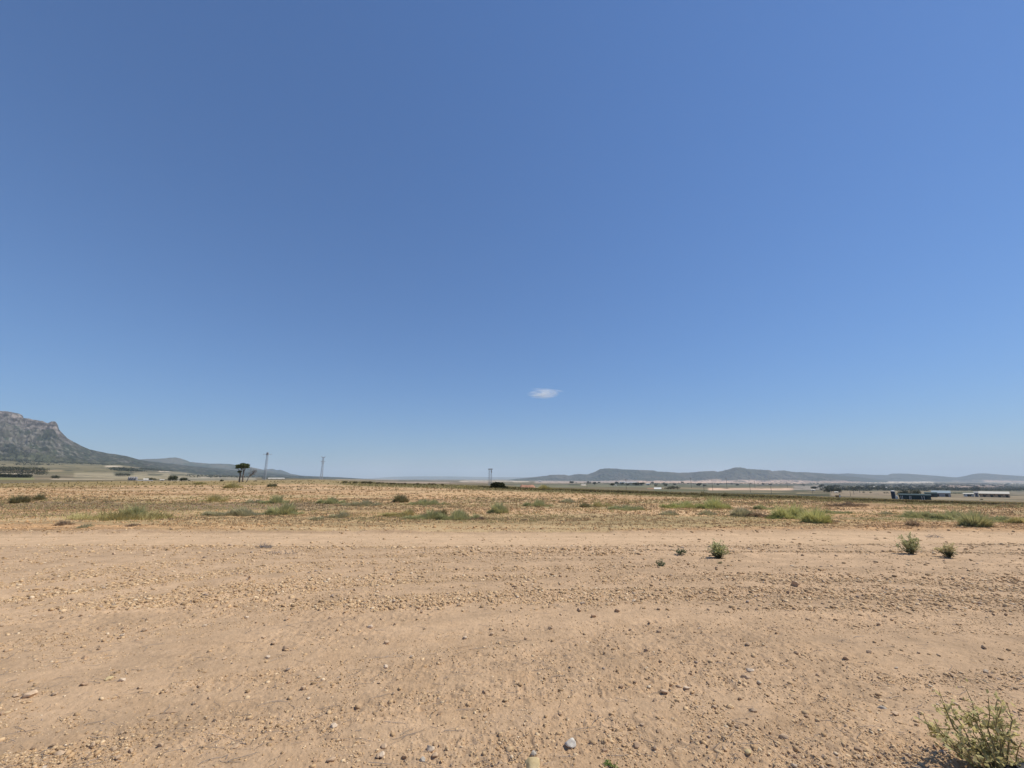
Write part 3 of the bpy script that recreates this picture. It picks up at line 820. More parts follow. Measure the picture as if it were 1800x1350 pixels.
def quads_to_tris(V, F, col):
    q = F[F[:, 2] != F[:, 3]]; t = F[F[:, 2] == F[:, 3]][:, :3]
    return V, np.concatenate([q[:, [0, 1, 2]], q[:, [0, 2, 3]], t]), col

GREEN = ((0.24, 0.25, 0.115), (0.50, 0.47, 0.23)); YEL = ((0.32, 0.28, 0.11), (0.60, 0.50, 0.23)); GREY = ((0.27, 0.25, 0.14), (0.50, 0.44, 0.26))
DRK = ((0.13, 0.12, 0.055), (0.28, 0.24, 0.12)); BRN = ((0.20, 0.14, 0.085), (0.38, 0.27, 0.17)); LIME = ((0.26, 0.28, 0.09), (0.60, 0.57, 0.24))
def clump(px, py, wpx, hpx, pal, label, seed, name="weed_clump", cat="weed clump", dens=1.0, dep=.5):
    rg = np.random.default_rng(seed)
    g = ground_at(px, py)
    mpp = g.y / (FPX * math.cos(PITCH))
    if abs(px - 900) > 600: mpp *= .93
    wx, h = wpx * mpp, hpx * mpp
    wx *= 1.12; n = int(min(3000, max(260, 1500 * wx * dens)))
    V, F, c = tussock_mesh(rg, wx, max(.5, wx * dep), h * 1.15, n, *pal, blade=.010 + .0007 * g.y)
    V, F, c = quads_to_tris(V, F, c)
    V[:, 2] += ground_z(V[:, 0] + g.x, V[:, 1] + g.y + wx * dep * .4, fine=False) - g.z
    o = link(name, mesh_np(name, V, F, m_blade, c), None, (g.x, g.y + wx * dep * .4, g.z - .02))
    tag(o, label, cat)
    return o
CL = [
 (185, 914, 150, 22, YEL, "longest yellow-green grass mound at the far side of the track, left side"),
 (232, 912, 40, 26, GREEN, "greener tuft at the right end of the long yellow-green mound"),
 (26, 885, 18, 19, DRK, "dark upright weed, left one of two near the left edge"),
 (62, 880, 13, 13, DRK, "small dark weed, right one of two near the left edge"),
 (368, 882, 34, 13, YEL, "yellow-green weed standing behind the brown patch, left of the darker green one"),
 (476, 885, 36, 16, GREEN, "darker green rounded weed in the second row, left of centre"),
 (440, 884, 40, 7, GREY, "low grey-green weed touching the darker green rounded one"),
 (380, 907, 44, 18, GREY, "grey-green weed, left one of three in the front row"),
 (432, 907, 40, 20, GREY, "grey-green weed, middle one of three in the front row"),
 (488, 905, 56, 20, GREEN, "green weed, right one of three in the front row"),
 (553, 914, 16, 16, GREY, "small thin weed by itself near the far track edge"),
 (592, 911, 26, 11, GREY, "faint low weed right of the small thin one"),
 (578, 886, 44, 10, GREEN, "low green weed, left one of the faint pair in the second row"),
 (633, 889, 60, 9, GREY, "low grey weed, right one of the faint pair in the second row"),
 (701, 884, 20, 13, DRK, "dark brown-green shrublet left of a low pale weed"),
 (743, 888, 62, 9, GREEN, "low pale weed right of the dark brown-green shrublet"),
 (698, 907, 46, 17, YEL, "yellowish weed, left one of the central front row"),
 (741, 913, 50, 20, GREEN, "tall pale green weed, second of the central front row"),
 (769, 908, 16, 22, DRK, "dark narrow upright weed in the central front row"),
 (802, 914, 66, 17, GREEN, "wide green weed, last of the central front row"),
 (838, 914, 26, 7, BRN, "low brown dry weed at the right end of the central front row"),
 (875, 902, 26, 15, GREEN, "single round green weed right of the central front row"),
 (944, 890, 46, 10, GREEN, "green weed with a brown streak to its right, just right of centre"),
 (1030, 892, 16, 9, DRK, "small dark weed at the left foot of a yellowish one"),
 (1052, 891, 40, 9, YEL, "yellowish weed right of the small dark one"),
 (1003, 884, 24, 8, GREY, "small thin weed between the green weed and the small dark one"),
 (1105, 897, 60, 10, GREEN, "low faint green weed in mid field"),
 (1182, 906, 34, 8, GREY, "low grey weed in front of the bright lime row"),
 (1205, 893, 60, 13, LIME, "bright lime weed, left one of the lime row"),
 (1262, 895, 50, 16, LIME, "bright lime weed, right one of the lime row"),
 (1252, 906, 36, 9, GREY, "low grey-green weed in front of the right lime weed"),
 (1310, 908, 30, 14, GREY, "grey-green weed between the lime row and the big pale mound"),
 (1345, 910, 40, 12, BRN, "brown dry weed at the left foot of the big pale mound"),
 (1352, 896, 34, 10, GREEN, "green weed behind the brown dry one"),
 (1395, 912, 60, 24, LIME, "big pale lime mound, tallest clump on the right half of the field"),
 (1441, 920, 36, 26, LIME, "round lime bush at the right end of the big pale mound"),
 (1478, 903, 40, 12, GREEN, "low green weed beyond the round lime bush"),
 (1470, 919, 26, 6, BRN, "brown dry tuft right of the round lime bush"),
 (1560, 905, 50, 7, GREY, "very low grey-green weed patch at mid right"),
 (1622, 911, 60, 13, GREEN, "wide low green weed, left one of the right hand row"),
 (1682, 913, 66, 17, GREEN, "wide green weed, second of the right hand row"),
 (1724, 927, 40, 27, GREEN, "round dark-footed green bush nearest the track on the right"),
 (1706, 927, 22, 10, DRK, "dark foot growth left of the round green bush"),
 (1768, 917, 60, 13, GREEN, "low green weed, right one beside the round green bush"),
 (1815, 921, 50, 13, YEL, "yellowish weed cut off by the right edge"),
 (1612, 924, 16, 14, BRN, "dry brown stalky weed at the far track edge on the right"),
 (1500, 890, 60, 6, BRN, "low brown weed strip far out on the right field"),
 (100, 924, 26, 8, BRN, "low brown dry tuft left of the track edge pair"),
 (136, 928, 24, 7, GREY, "low grey dry tuft, left one of the track edge pair"),
 (222, 925, 22, 8, BRN, "reddish brown dry tuft at the track edge, below the long mound"),
 (348, 851.5, 14, 5, YEL, "small yellow weed near the field edge, farther one of two"),
 (403, 858, 22, 9, YEL, "yellow weed near the field edge, nearer one of two"),
 (476, 856, 12, 8, DRK, "dark little bush on the field edge left of the antenna mast"),
 (812, 857, 12, 6, YEL, "tiny yellow weed on the verge left of the round bush"),
 (958, 861, 20, 9, YEL, "yellow-green scrub on the verge right of the reddish bank"),
 (1240, 872, 14, 7, DRK, "dark verge shrub below the line of poles, left one"),
 (1285, 873, 34, 6, DRK, "dark verge shrub below the line of poles, right one"),
]
for k, (px, py, wp, hp, pal, lab) in enumerate(CL):
    clump(px, py, wp, hp, pal, lab, 600 + k, dens=1.25 if hp > 9 else .9, dep=.5 if wp > 30 else .9)

def black_lump():
    x, y = flat(1812, 1400); g = Vector((x, y, gz(x, y))); m = y / (FPX * math.cos(PITCH))
    v, f = ico(3); v = v * np.array([52 * m, 20 * m, 41 * m]); v[:, 2] = np.maximum(v[:, 2], -.01)
    mt = noise_mat("black_fabric", (0.006, 0.006, 0.008), (0.014, 0.014, 0.018), 30, rough=.6)
    o = link("bag", mesh_np("bag", v, f, mt, smooth=True), None, g)
    tag(o, "smooth black rounded bag lying cut off by the bottom right corner", "bag")
black_lump()

# dry stubble, weeds and scrub nobody could count
def ground_cover():
    rg = np.random.default_rng(91)
    Vs, Fs, Cs, off = [], [], [], 0
    def add(n, py0, py1, h0, h1, pal, thr, seed, bl=1.0, px0=-60, px1=1860, vg=None):
        nonlocal off
        px = rg.uniform(px0, px1, n); py = rg.uniform(py0, py1, n)
        u = px - 900; v = 675 - py
        yy = FPX * math.cos(PITCH) - v * math.sin(PITCH); zz = FPX * math.sin(PITCH) + v * math.cos(PITCH)
        d = -CAM_H / (zz / yy); x = u / yy * d
        keep = (fbm(x * .18, d * .38, 3, seed) > thr) & (d > 14.2) & (d < 240)
        x, d = x[keep], d[keep]; m = len(x)
        pc, qc = to_px(x, d, macro(x, d))
        ed = np.interp(pc, [0, 200, 450, 560, 640, 780, 900, 1150, 1400, 1600, 1800], [850, 846, 844, 843, 848, 851, 857, 865, 873, 880, 885.5])
        ok = (qc > ed - .3) if vg is None else ((qc > ed + vg[0]) & (qc < ed + vg[1])); x, d = x[ok], d[ok]; m = len(x)
        # a little tuft of 5 blades at each point
        x = np.repeat(x, 5) + rg.normal(0, .05, m * 5); d = np.repeat(d, 5) + rg.normal(0, .05, m * 5); m = len(x)
        z = ground_z(x, d, fine=False)
        h = np.minimum(rg.uniform(h0, h1, m) * d / 737, .4); a = rg.uniform(0, 6.28, m); bw = (.003 + .0009 * d) * bl
        B = np.stack([x, d, z - .02], 1); w_ = np.stack([np.cos(a) * bw, np.sin(a) * bw, np.zeros(m)], 1)
        T = B + np.stack([rg.normal(0, .45, m) * h, rg.normal(0, .45, m) * h, h + .02], 1)
        V = np.stack([B - w_, B + w_, T], 1).reshape(-1, 3)
        k = rg.random((m, 1)); c = np.array(pal[0]) * (1 - k) + np.array(pal[1]) * k
        Vs.append(V); Fs.append(np.arange(3 * m).reshape(-1, 3) + off); Cs.append(np.repeat(c, 3, 0)); off += 3 * m
    add(9000, 884, 926, .8, 3.2, ((0.32, 0.21, 0.11), (0.58, 0.42, 0.24)), .46, 501)
    add(7000, 862, 900, .7, 2.6, ((0.30, 0.19, 0.09), (0.54, 0.36, 0.19)), .46, 502)
    add(9000, 878, 915, .8, 2.6, ((0.20, 0.15, 0.09), (0.32, 0.25, 0.15)), .56, 503)
    add(11000, 876, 918, .9, 2.8, ((0.33, 0.28, 0.12), (0.55, 0.46, 0.22)), .52, 504)
    add(9000, 844, 889, .6, 2.0, ((0.26, 0.20, 0.085), (0.48, 0.37, 0.17)), .48, 505)
    add(3500, 844, 889, .8, 2.4, ((0.12, 0.105, 0.05), (0.26, 0.21, 0.1)), .55, 506)
    add(42000, 850, 895, 1.2, 2.6, ((0.07, 0.06, 0.025), (0.17, 0.13, 0.06)), .44, 507, 1.3, 840, 1860, (1.2, 3.6))
    add(30000, 846, 893, .8, 2.2, ((0.24, 0.20, 0.085), (0.42, 0.36, 0.16)), .40, 508, 1.2, 600, 1860, (-.3, 6.5))
    V, F, C = np.concatenate(Vs), np.concatenate(Fs), np.concatenate(Cs)
    tag(link("dry_grass", mesh_np("dry_grass", V, F, m_blade, C)), "dry stubble and thin weeds over the field beyond the track", kind="stuff")
ground_cover()

# ------------------------------------------------------------------ trees
m_crown = attr_mat("tree_foliage", 0.8, 0.15, trans=.12)
def crown_mesh(rg, lumps, n, leaf, c0, c1):
    """lumps: list of (centre, radii). many small leaf faces through each lump, denser outside"""
    Ps = []
    tot = sum(l[1][0] * l[1][2] for l in lumps)
    for c, rd in lumps:
        m = max(20, int(n * rd[0] * rd[2] / tot))
        d = rg.normal(size=(m, 3)); d /= np.linalg.norm(d, axis=1)[:, None]
        q = rg.random((m, 1)) ** .33
        wob = .75 + .5 * vnoise(d[:, 0] * 2.2 + c[0], d[:, 1] * 2.2 + d[:, 2] * 2 + c[2], 3)[:, None]
        Ps.append(np.array(c) + d * q * wob * np.array(rd))
    P = np.concatenate(Ps)
    return leaves(P, leaf * rg.uniform(.6, 1.3, len(P)), rg, .4, .8, c0, c1, flat_w=0.0)
def trunk_mesh(segs, sides=6):
    return tubes([(np.array(p), np.array(r_)) for p, r_ in segs], sides)

def tree(px, py, wpx, hpx, label, dist=None, shape="round", pal=((0.035, 0.045, 0.02), (0.09, 0.10, 0.045)), seed=1, group=None, n=1500, name="tree", cat="tree"):
    rg = np.random.default_rng(seed)
    g = far_at(px, py) if dist is None else at(px, py, dist)
    if dist is not None: g.z = float(macro(np.array([g.x]), np.array([g.y]))[0])
    mpp = g.y / (FPX * math.cos(PITCH)) * (.97)
    W, H = wpx * mpp, hpx * mpp
    root = thing(name, label, cat, (g.x, g.y, g.z - .3))
    if group: root["group"] = group
    ls = []
    k = max(4, int(round(wpx / hpx * 5)))
    for i in range(k):
        fx = (i + .5) / k * 2 - 1
        ls.append(((fx * W * .36 + rg.normal(0, W * .03), rg.normal(0, min(W, H) * .14), H * (.46 + .16 * rg.random() - .14 * fx * fx)), (max(W / k * .85, H * .28) * rg.uniform(.7, 1.1), H * .34, H * rg.uniform(.26, .42))))
    V, F, c = crown_mesh(rg, ls, int(n * 1.3), max(.25, H * .085), *pal)
    V[:, 2] = np.maximum(V[:, 2], .25)
    link("crown", mesh_np("crown", V, F, m_crown, c), root)
    segs = [([(0, 0, 0), (.02 * H, 0, .25 * H), (0, 0, .5 * H)], (.04 * H, .03 * H, .02 * H))]
    for i in range(4):
        c_ = ls[rg.integers(len(ls))][0]
        segs.append(([(0, 0, .22 * H), (c_[0] * .5, c_[1] * .5, .36 * H), c_], (.02 * H, .014 * H, .006 * H)))
    V, F = trunk_mesh(segs)
    link("trunk", mesh_np("trunk", V, F, m_wood), root)
    return root

# the round bush on the verge
tree(876, 858.5, 26, 14, "dense dark round evergreen bush by the twin-leg pylon, dominant on the horizon centre", dist=72, pal=((0.028, 0.034, 0.014), (0.085, 0.085, 0.035)), seed=31, n=5200, name="bush", cat="bush")
tree(889, 858.5, 9, 7, "small dark bush growing at the right foot of the dense round bush", dist=72, pal=((0.03, 0.034, 0.014), (0.09, 0.09, 0.035)), seed=32, n=1200, name="bush", cat="bush")

# umbrella pines: one tree, two trunks
def umbrella_pine():
    rg = np.random.default_rng(41)
    D = 170.0
    g = at(423, 847.5, D); mp = D / (FPX * math.cos(PITCH))
    root = thing("pine_tree", "twin-trunk umbrella pine with flat dark crown standing on the field edge", "tree", g)
    L = lambda x, y: ((x - 423 - (847.5 - y) * .13) * mp, 0.0, (847.5 - y) * mp * .97)
    lumps = [(L(427, 819), (5 * mp, 4 * mp, 2.9 * mp)), (L(433, 819.5), (4.6 * mp, 4 * mp, 2.6 * mp)), (L(419, 820), (3.2 * mp, 3 * mp, 1.7 * mp)), (L(426, 822), (4 * mp, 3 * mp, 2.2 * mp)), (L(421, 830), (2.6 * mp, 2 * mp, 1.3 * mp)), (L(417.5, 823), (2.2 * mp, 2 * mp, 1.2 * mp)), (L(435, 822.5), (2.2 * mp, 2 * mp, 1 * mp))]
    V, F, c = crown_mesh(rg, lumps, 3600, .42, (0.022, 0.030, 0.012), (0.075, 0.085, 0.03))
    link("crown", mesh_np("crown", V, F, m_crown, c * 2.4), root)
    s1 = [([L(420.5, 848), L(421.3, 842), L(422.8, 834), L(424, 826), L(426, 820)], (.32, .26, .2, .16, .1)), ([L(422.8, 834), L(420, 828), L(418, 822)], (.15, .11, .06)), ([L(422, 837), L(420, 832), L(421, 829)], (.1, .08, .05))]
    s2 = [([L(426, 848), L(426.6, 842), L(427.2, 834), L(428.5, 826), L(430, 820)], (.32, .26, .2, .16, .1)), ([L(427.4, 832), L(431, 825), L(434, 820)], (.14, .1, .06)), ([L(427.2, 829), L(425, 824), L(425, 820)], (.1, .08, .06))]
    for s in (s1, s2):
        V, F = trunk_mesh(s); link("trunk", mesh_np("trunk", V, F, m_wood), root)
umbrella_pine()

def bare_tree():
    rg = np.random.default_rng(43); D = 168.0; mp = D / (FPX * math.cos(PITCH))
    g = at(432.5, 847.5, D)
    root = thing("bare_tree", "leafless leaning dead tree right of the umbrella pine", "tree", g)
    seg = []
    def grow(p, d, L, r_, lv):
        n = 4; P = [p]
        for i in range(n):
            d = d + rg.normal(0, .16, 3); d[1] *= .6; d /= np.linalg.norm(d); P.append(P[-1] + d * L / n)
        seg.append((np.array(P), np.linspace(r_, r_ * .5, n + 1)))
        if lv:
            for k in range(4 if lv > 1 else 5):
                q = P[rg.integers(2, n + 1)]; dd = d + rg.normal(0, .55, 3); dd[2] = abs(dd[2]) + .25; dd /= np.linalg.norm(dd)
                grow(q, dd, L * rg.uniform(.5, .75), r_ * .55, lv - 1)
    grow(np.zeros(3), np.array([.42, 0, .9]), 2.4, .16, 4)
    V, F = tubes(seg, 4)
    V *= 5.4 / V[:, 2].max()
    link("trunk", mesh_np("trunk", V, F, m_grey), root)
bare_tree()

T1 = ((0.030, 0.038, 0.018), (0.085, 0.092, 0.042))
tree(303.5, 847, 17, 11.5, "dark round field tree, larger left one of the pair before the pale field", seed=51, pal=T1, dist=330)
tree(322, 847, 16, 8, "dark round field tree, smaller right one of the pair before the pale field", seed=52, pal=T1, dist=330)
tree(332, 847.2, 5, 2.6, "tiny bush at the right end of the tree pair", seed=53, pal=T1, dist=330, n=300, name="bush", cat="bush")
tree(389, 849, 5.5, 4.5, "small dark bush alone on the edge left of the umbrella pine", seed=54, pal=T1, dist=240, n=400, name="bush", cat="bush")
tree(449, 848, 5, 2.5, "tiny dark bush near the foot of the dead tree", seed=55, pal=T1, dist=210, n=300, name="bush", cat="bush")
tree(97, 840, 17, 7, "dark clump of trees alone between the long hedge and the farmstead", seed=56, pal=T1, dist=520)
tree(216, 836, 34, 6.5, "long low dark grove on the pale slope above the farmstead", seed=57, pal=T1, dist=1000, n=2200)
tree(263, 844, 26, 6, "dark trees behind the white sheds of the farmstead", seed=58, pal=T1, dist=420, n=1800)
tree(1462, 866.3, 28, 9, "dark wide grove with a pale building at its foot, far out on the right", seed=59, pal=T1, dist=700, n=2600)
tree(1475, 866.3, 9, 9, "dark taller tree at the right end of the wide grove", seed=60, pal=T1, dist=700, n=700)
tree(1184, 862, 26, 6.5, "dark trees right of the white farmhouse", seed=61, pal=T1, dist=560, n=2000)
tree(1172, 862, 10, 4, "dark bush touching the white farmhouse", seed=62, pal=T1, dist=555, n=700, name="bush", cat="bush")
tree(1519, 867.5, 5, 4, "small round tree, left one of two on the brown field", seed=63, pal=T1, dist=700, n=300)
tree(1531, 867.5, 6, 3.4, "small round tree, right one of two on the brown field", seed=64, pal=T1, dist=700, n=300)
tree(1610, 872, 26, 13, "dark green tree behind the green sheds, right of the round tower", seed=65, pal=T1, dist=470, n=1200)
tree(1588, 872, 22, 11, "dark green trees between the round tower and the blue roofed shed", seed=66, pal=T1, dist=480, n=1400)
tree(1558, 867, 12, 4, "low dark tree left of the round tower", seed=67, pal=T1, dist=700, n=500)
tree(1166, 849.8, 0.1 + 8, 3.2, "small grey-green tree cluster above the farmhouse, in the far plain", seed=68, pal=T1, dist=2000, n=400)
tree(1680, 866.5, 34, 3.2, "low dark hedge line right of the blue roof", seed=69, pal=T1, dist=800, n=1200, name="hedge", cat="hedge")
tree(1725, 876, 6, 2.5, "tiny dark bush on the brown field below the long white roof", seed=70, pal=T1, dist=330, n=200, name="bush", cat="bush")

# hedge blocks on the left
def hedge(px0, px1, top, bot, dist, label, seed, dep=12.0, pal=T1, n=9000):
    rg = np.random.default_rng(seed)
    a, b = at(px0, bot, dist), at(px1, bot, dist)
    mp = dist / (FPX * math.cos(PITCH)); H = (bot - top) * mp; W = b.x - a.x
    root = thing("hedge", label, "hedge", ((a.x + b.x) / 2, dist, float(macro(np.array([(a.x + b.x) / 2]), np.array([dist]))[0])))
    P = np.stack([rg.uniform(-W / 2, W / 2, n), rg.uniform(0, dep, n), rg.random(n) ** .8 * H], 1)
    P[:, 2] *= .82 + .3 * vnoise(P[:, 0] / 3.5, P[:, 1] / 4, seed)
    face = rg.random(n) < .4; P[face, 1] = rg.uniform(-.5, .8, face.sum()); P[face, 2] *= .97
    gzs = macro(P[:, 0] + root.location.x, P[:, 1] + dist) - root.location.z
    P[:, 2] += gzs
    V, F, c = leaves(P, 1.15 * rg.uniform(.6, 1.3, n), rg, .9, .8, flat_w=0.0, col0=tuple(v * .8 for v in pal[0]), col1=tuple(v * .8 for v in pal[1])) #*[tuple(v * .75 for v in p) for p in pal])
    link("foliage", mesh_np("foliage", V, F, m_crown, c), root)
    segs = []
    for k in range(14):
        x = -W / 2 + (k + .5) / 14 * W
        segs.append(([(x, dep * .4, -.3), (x, dep * .4, H * .35), (x + .3, dep * .4, H * .7)], (.25, .2, .1)))
    V, F = trunk_mesh(segs); link("trunk", mesh_np("trunk", V, F, m_wood), root)
hedge(-60, 77, 820.5, 832, 820, "tall clipped-looking dark green tree block at the left edge below the mountain", 71)
hedge(-60, 50, 835, 840, 560, "low dark hedge in front of the tall tree block at the left edge", 72, dep=5, n=5000)

# dry shrub hedge row on the crest left of centre, shrub by shrub
gr = "dry shrubs lined up along the crest left of centre"
sh_p = []
for k in range(3):
    rg = np.random.default_rng(80 + k)
    ls = [((rg.normal(0, .5), rg.normal(0, .3), .8 + .3 * rg.random()), (.75, .7, .65)) for _ in range(4)]
    V, F, c = crown_mesh(rg, ls, 420, .26, (0.07, 0.065, 0.03), (0.20, 0.165, 0.085))
    V[:, 2] = np.maximum(V[:, 2], 0)
    VT, FT = trunk_mesh([([(0, 0, -.2), (.1, 0, .5), (.3, 0, .9)], (.08, .06, .03)), ([(0, 0, .1), (-.2, .1, .6), (-.4, .1, 1)], (.06, .05, .02))])
    sh_p.append((mesh_np("crown", V, F, m_crown, c), mesh_np("stems", VT, FT, m_wood)))
rgx = np.random.default_rng(88)
for k in range(26):
    px = 608 + k * 6.6 + rgx.normal(0, 1.6)
    D = 118 + rgx.normal(0, 5)
    t = elev_tan(px, 850)[0]; x, y = t * D, D
    c = thing("dry_shrub", "olive brown dry shrub in the shrub row on the crest left of centre", "shrub", (x, y, float(macro(np.array([x]), np.array([y]))[0]) - .1), rgx.uniform(0, 6), gr)
    s = rgx.uniform(.35, .62); c.scale = (s * 1.25, s, s * .8)
    a, b = sh_p[k % 3]
    link("crown", a, c); link("stems", b, c)

# scattered far trees on the right valley floor: individual ones
tp = []
for k in range(4):
    rg = np.random.default_rng(95 + k)
    ls = [((rg.normal(0, 1.6), rg.normal(0, 1.2), 3.6 + rg.normal(0, .6)), (2.2, 2.2, 1.9)) for _ in range(4)]
    V, F, c = crown_mesh(rg, ls, 420, 1.2, *T1)
    VT, FT = trunk_mesh([([(0, 0, -.6), (.2, 0, 2), (0, 0, 4)], (.35, .28, .12))])
    tp.append((mesh_np("crown", V, F, m_crown, c), mesh_np("trunk", VT, FT, m_wood)))
rgx = np.random.default_rng(99)
gl = "dark trees scattered over the distant valley floor on the right"
for k in range(120):
    if k < 84: px, py = rgx.uniform(1430, 1800), rgx.uniform(851, 863)
    else: px, py = rgx.uniform(1000, 1440), rgx.uniform(849, 855)
    g = far_at(px, py, 300)
    c = thing("valley_tree", "small dark tree scattered on the distant valley floor", "tree", g, rgx.uniform(0, 6), gl)
    s = rgx.uniform(.8, 1.7) * (g.y / 1400) ** .35; c.scale = (s * 1.5, s * 1.5, s)
    a, b = tp[k % 4]
    link("crown", a, c); link("trunk", b, c)

def far_woods():
    """unbroken scrub woods in the valley and on the mountain's foot, beyond counting"""
    rg = np.random.default_rng(123); Ps = []
    for (x0, x1, y0, y1, n, h) in [(1400, 1810, 848, 853, 4200, 6), (1440, 1810, 853, 863, 4200, 5), (1000, 1400, 849.5, 851, 900, 5), (190, 330, 824, 829, 1600, 5), (330, 640, 833, 840, 2600, 6), (-20, 240, 806, 818, 1800, 5), (1640, 1760, 848.5, 852, 1200, 7)]:
        px = x0 + (x1 - x0) * rg.random(n) ** .65; py = rg.uniform(y0, y1, n)
        for p, q in zip(px, py):
            t, e = elev_tan(p, q)
            d = np.exp(np.linspace(math.log(400), math.log(7000), 160)); dz = CAM_H + e * d - macro(t * d, d)
            if not (dz < 0).any() or dz[0] < 0: continue
            k = int(np.argmax(dz < 0))
            D = d[k] * rg.uniform(.98, 1.02)
            if fbm(np.array([t * D / 200]), np.array([D / 260]), 3, 9)[0] < .47: continue
            z = float(macro(np.array([t * D]), np.array([D]))[0]); s = h * rg.uniform(.6, 1.2)
            m = 9; Pd = rg.normal(0, 1, (m, 3)) * np.array([s * .8, s * .8, s * .25]) + np.array([t * D, D, z + s * .55])
            Ps.append(Pd)
    P = np.concatenate(Ps)
    V, F, c = leaves(P, 3.2 * rg.uniform(.6, 1.4, len(P)), rg, .4, .8, (0.025, 0.033, 0.018), (0.065, 0.072, 0.038), flat_w=0.0)
    tag(link("scrub_woods", mesh_np("scrub_woods", V, F, m_crown, c)), "dark scrub woods covering the far valley and the foot of the mountain", kind="stuff")
far_woods()

# ------------------------------------------------------------------ pylons and poles
m_steel = noise_mat("galvanised_steel", (0.28, 0.30, 0.33), (0.40, 0.42, 0.45), 3, rough=.5, spec=.4)
m_pole = noise_mat("weathered_pole", (0.12, 0.105, 0.09), (0.2, 0.18, 0.155), 3)
def bar(a, b, r_): return (np.array([a, b], float), np.array([r_, r_]))
def lattice(w0, w1, H, nseg, r_, z0=0):
    s = []
    for k in range(nseg):
        za, zb = z0 + H * k / nseg, z0 + H * (k + 1) / nseg
        wa, wb = w0 + (w1 - w0) * k / nseg, w0 + (w1 - w0) * (k + 1) / nseg
        ca = [(-wa, -wa, za), (wa, -wa, za), (wa, wa, za), (-wa, wa, za)]; cb = [(-wb, -wb, zb), (wb, -wb, zb), (wb, wb, zb), (-wb, wb, zb)]
        for q in range(4):
            s.append(bar(ca[q], cb[q], r_ * 1.5)); s.append(bar(ca[q], cb[(q + 1) % 4], r_)); s.append(bar(cb[q], cb[(q + 1) % 4], r_))
    return s
def mastpart(name, segs, mat, root):
    V, F = tubes(segs, 4); return link(name, mesh_np(name, V, F, mat), root)

def base_for(px, py, D):
    p = at(px, py, D); p.z = float(macro(np.array([p.x]), np.array([p.y]))[0]); return p
D = 420.0; mp = D / (FPX * math.cos(PITCH))
g = base_for(464.5, 846, D); H = (846 - 800) * mp
ra = thing("lattice_tower", "slim lattice mast with a dark box at its top, just right of the umbrella pine", "pylon", g, .15)
mastpart("shaft", lattice(1.0, .6, H * .9, 15, .07), m_steel, ra)
mastpart("head", lattice(.65, .65, H * .09, 2, .22, H * .9) + [bar((-.8, 0, H * .93), (.8, 0, H * .93), .6), bar((-.6, 0, H * .97), (.7, 0, H * .97), .6)], m_steel, ra)
mastpart("crossarm", [bar((-4.2, 0, H * .925), (4.2, 0, H * .925), .13), bar((-3.6, 0, H * .925), (-3.6, 0, H * .945), .14), bar((3.6, 0, H * .925), (3.6, 0, H * .945), .14)], m_steel, ra)
g = base_for(564.5, 845, D); H = (845 - 806.5) * mp
rb = thing("lattice_tower", "lattice pylon with forked top and short arms, between slim mast and twin-leg pylon", "pylon", g, .3)
mastpart("shaft", lattice(1.1, .35, H * .95, 13, .08), m_steel, rb)
for zf, wd, up in ((.70, 1.0, .02), (.80, 2.0, -.02), (.955, 1.9, .04)):
    mastpart("crossarm", [bar((0, 0, H * zf), (-wd, 0, H * (zf + up)), .2), bar((0, 0, H * zf), (wd, 0, H * (zf + up)), .2), bar((-.5, 0, H * (zf - .02)), (-wd, 0, H * (zf + up)), .14), bar((.5, 0, H * (zf - .02)), (wd, 0, H * (zf + up)), .14)], m_steel, rb)
D = 260.0; mp = D / (FPX * math.cos(PITCH))
g = base_for(861.5, 856, D); g.z = at(861.5, 853, D).z; H = (852.5 - 824) * mp; g.z = min(g.z, float(macro(np.array([g.x]), np.array([g.y]))[0]) + .0); H = at(861.5, 824, D).z - g.z
rc = thing("twin_leg_pylon", "twin-leg pylon with a flat crossbar head, left of the round bush", "pylon", g, 0)
for sx in (-.62, .62):
    s = lattice(.27, .25, H, 14, .032); s = [(p + np.array([sx, 0, 0]), q) for p, q in s]
    mastpart("leg", s, m_steel, rc)
mastpart("crossbar", [bar((-1.35, 0, H - .25), (1.45, 0, H - .25), .22), bar((-1.2, 0, H), (1.3, 0, H), .12), bar((-.62, 0, H * .35), (.62, 0, H * .35), .05), bar((-.62, 0, H * .65), (.62, 0, H * .65), .05)], m_steel, rc)
mastpart("transformer", [bar((.75, -.2, H - 2.3), (.75, -.2, H - 1.1), .38), bar((.75, -.2, H - 1.2), (.75, -.2, H - .8), .2)], m_steel, rc)

POLES = [(1032, 850, 859, 520, "short thick dark pole left of the farmhouse, beyond the verge"), (1101, 842, 860, 380, "tall dark pole with a short crossarm, left of the white farmhouse"),
    (1215, 840, 852, 900, "thin pole against the pink field, above the farmhouse trees"), (1238, 852, 866, 420, "thin pole, left one of two close poles before the pale field"), (1253.5, 848, 866, 420, "thin pole, right one of two close poles before the pale field"),
    (1278, 840, 858, 900, "faint far pole rising above the pink field"), (1319.5, 850, 868, 420, "dark tall pole before the pale field, right of the two close poles"), (1357, 855, 873, 330, "dark pole standing nearest the verge, left of the lime mound"),
    (1384, 847, 854, 1500, "very small far pole on the upper pink field"), (1327, 846, 856, 1200, "faint far pole right of the dark tall one"), (1429, 860, 870, 480, "thin pole left of the wide dark grove"),
    (1496, 860, 876, 330, "thin pole, left one of three right of the wide grove"), (1501.5, 855, 871, 500, "taller dark pole, middle one of three right of the wide grove"), (1512, 857, 868, 700, "faint pole, right one of three right of the wide grove"),
    (791, 848, 855.5, 500, "tiny pole on the plain left of the twin-leg pylon")]
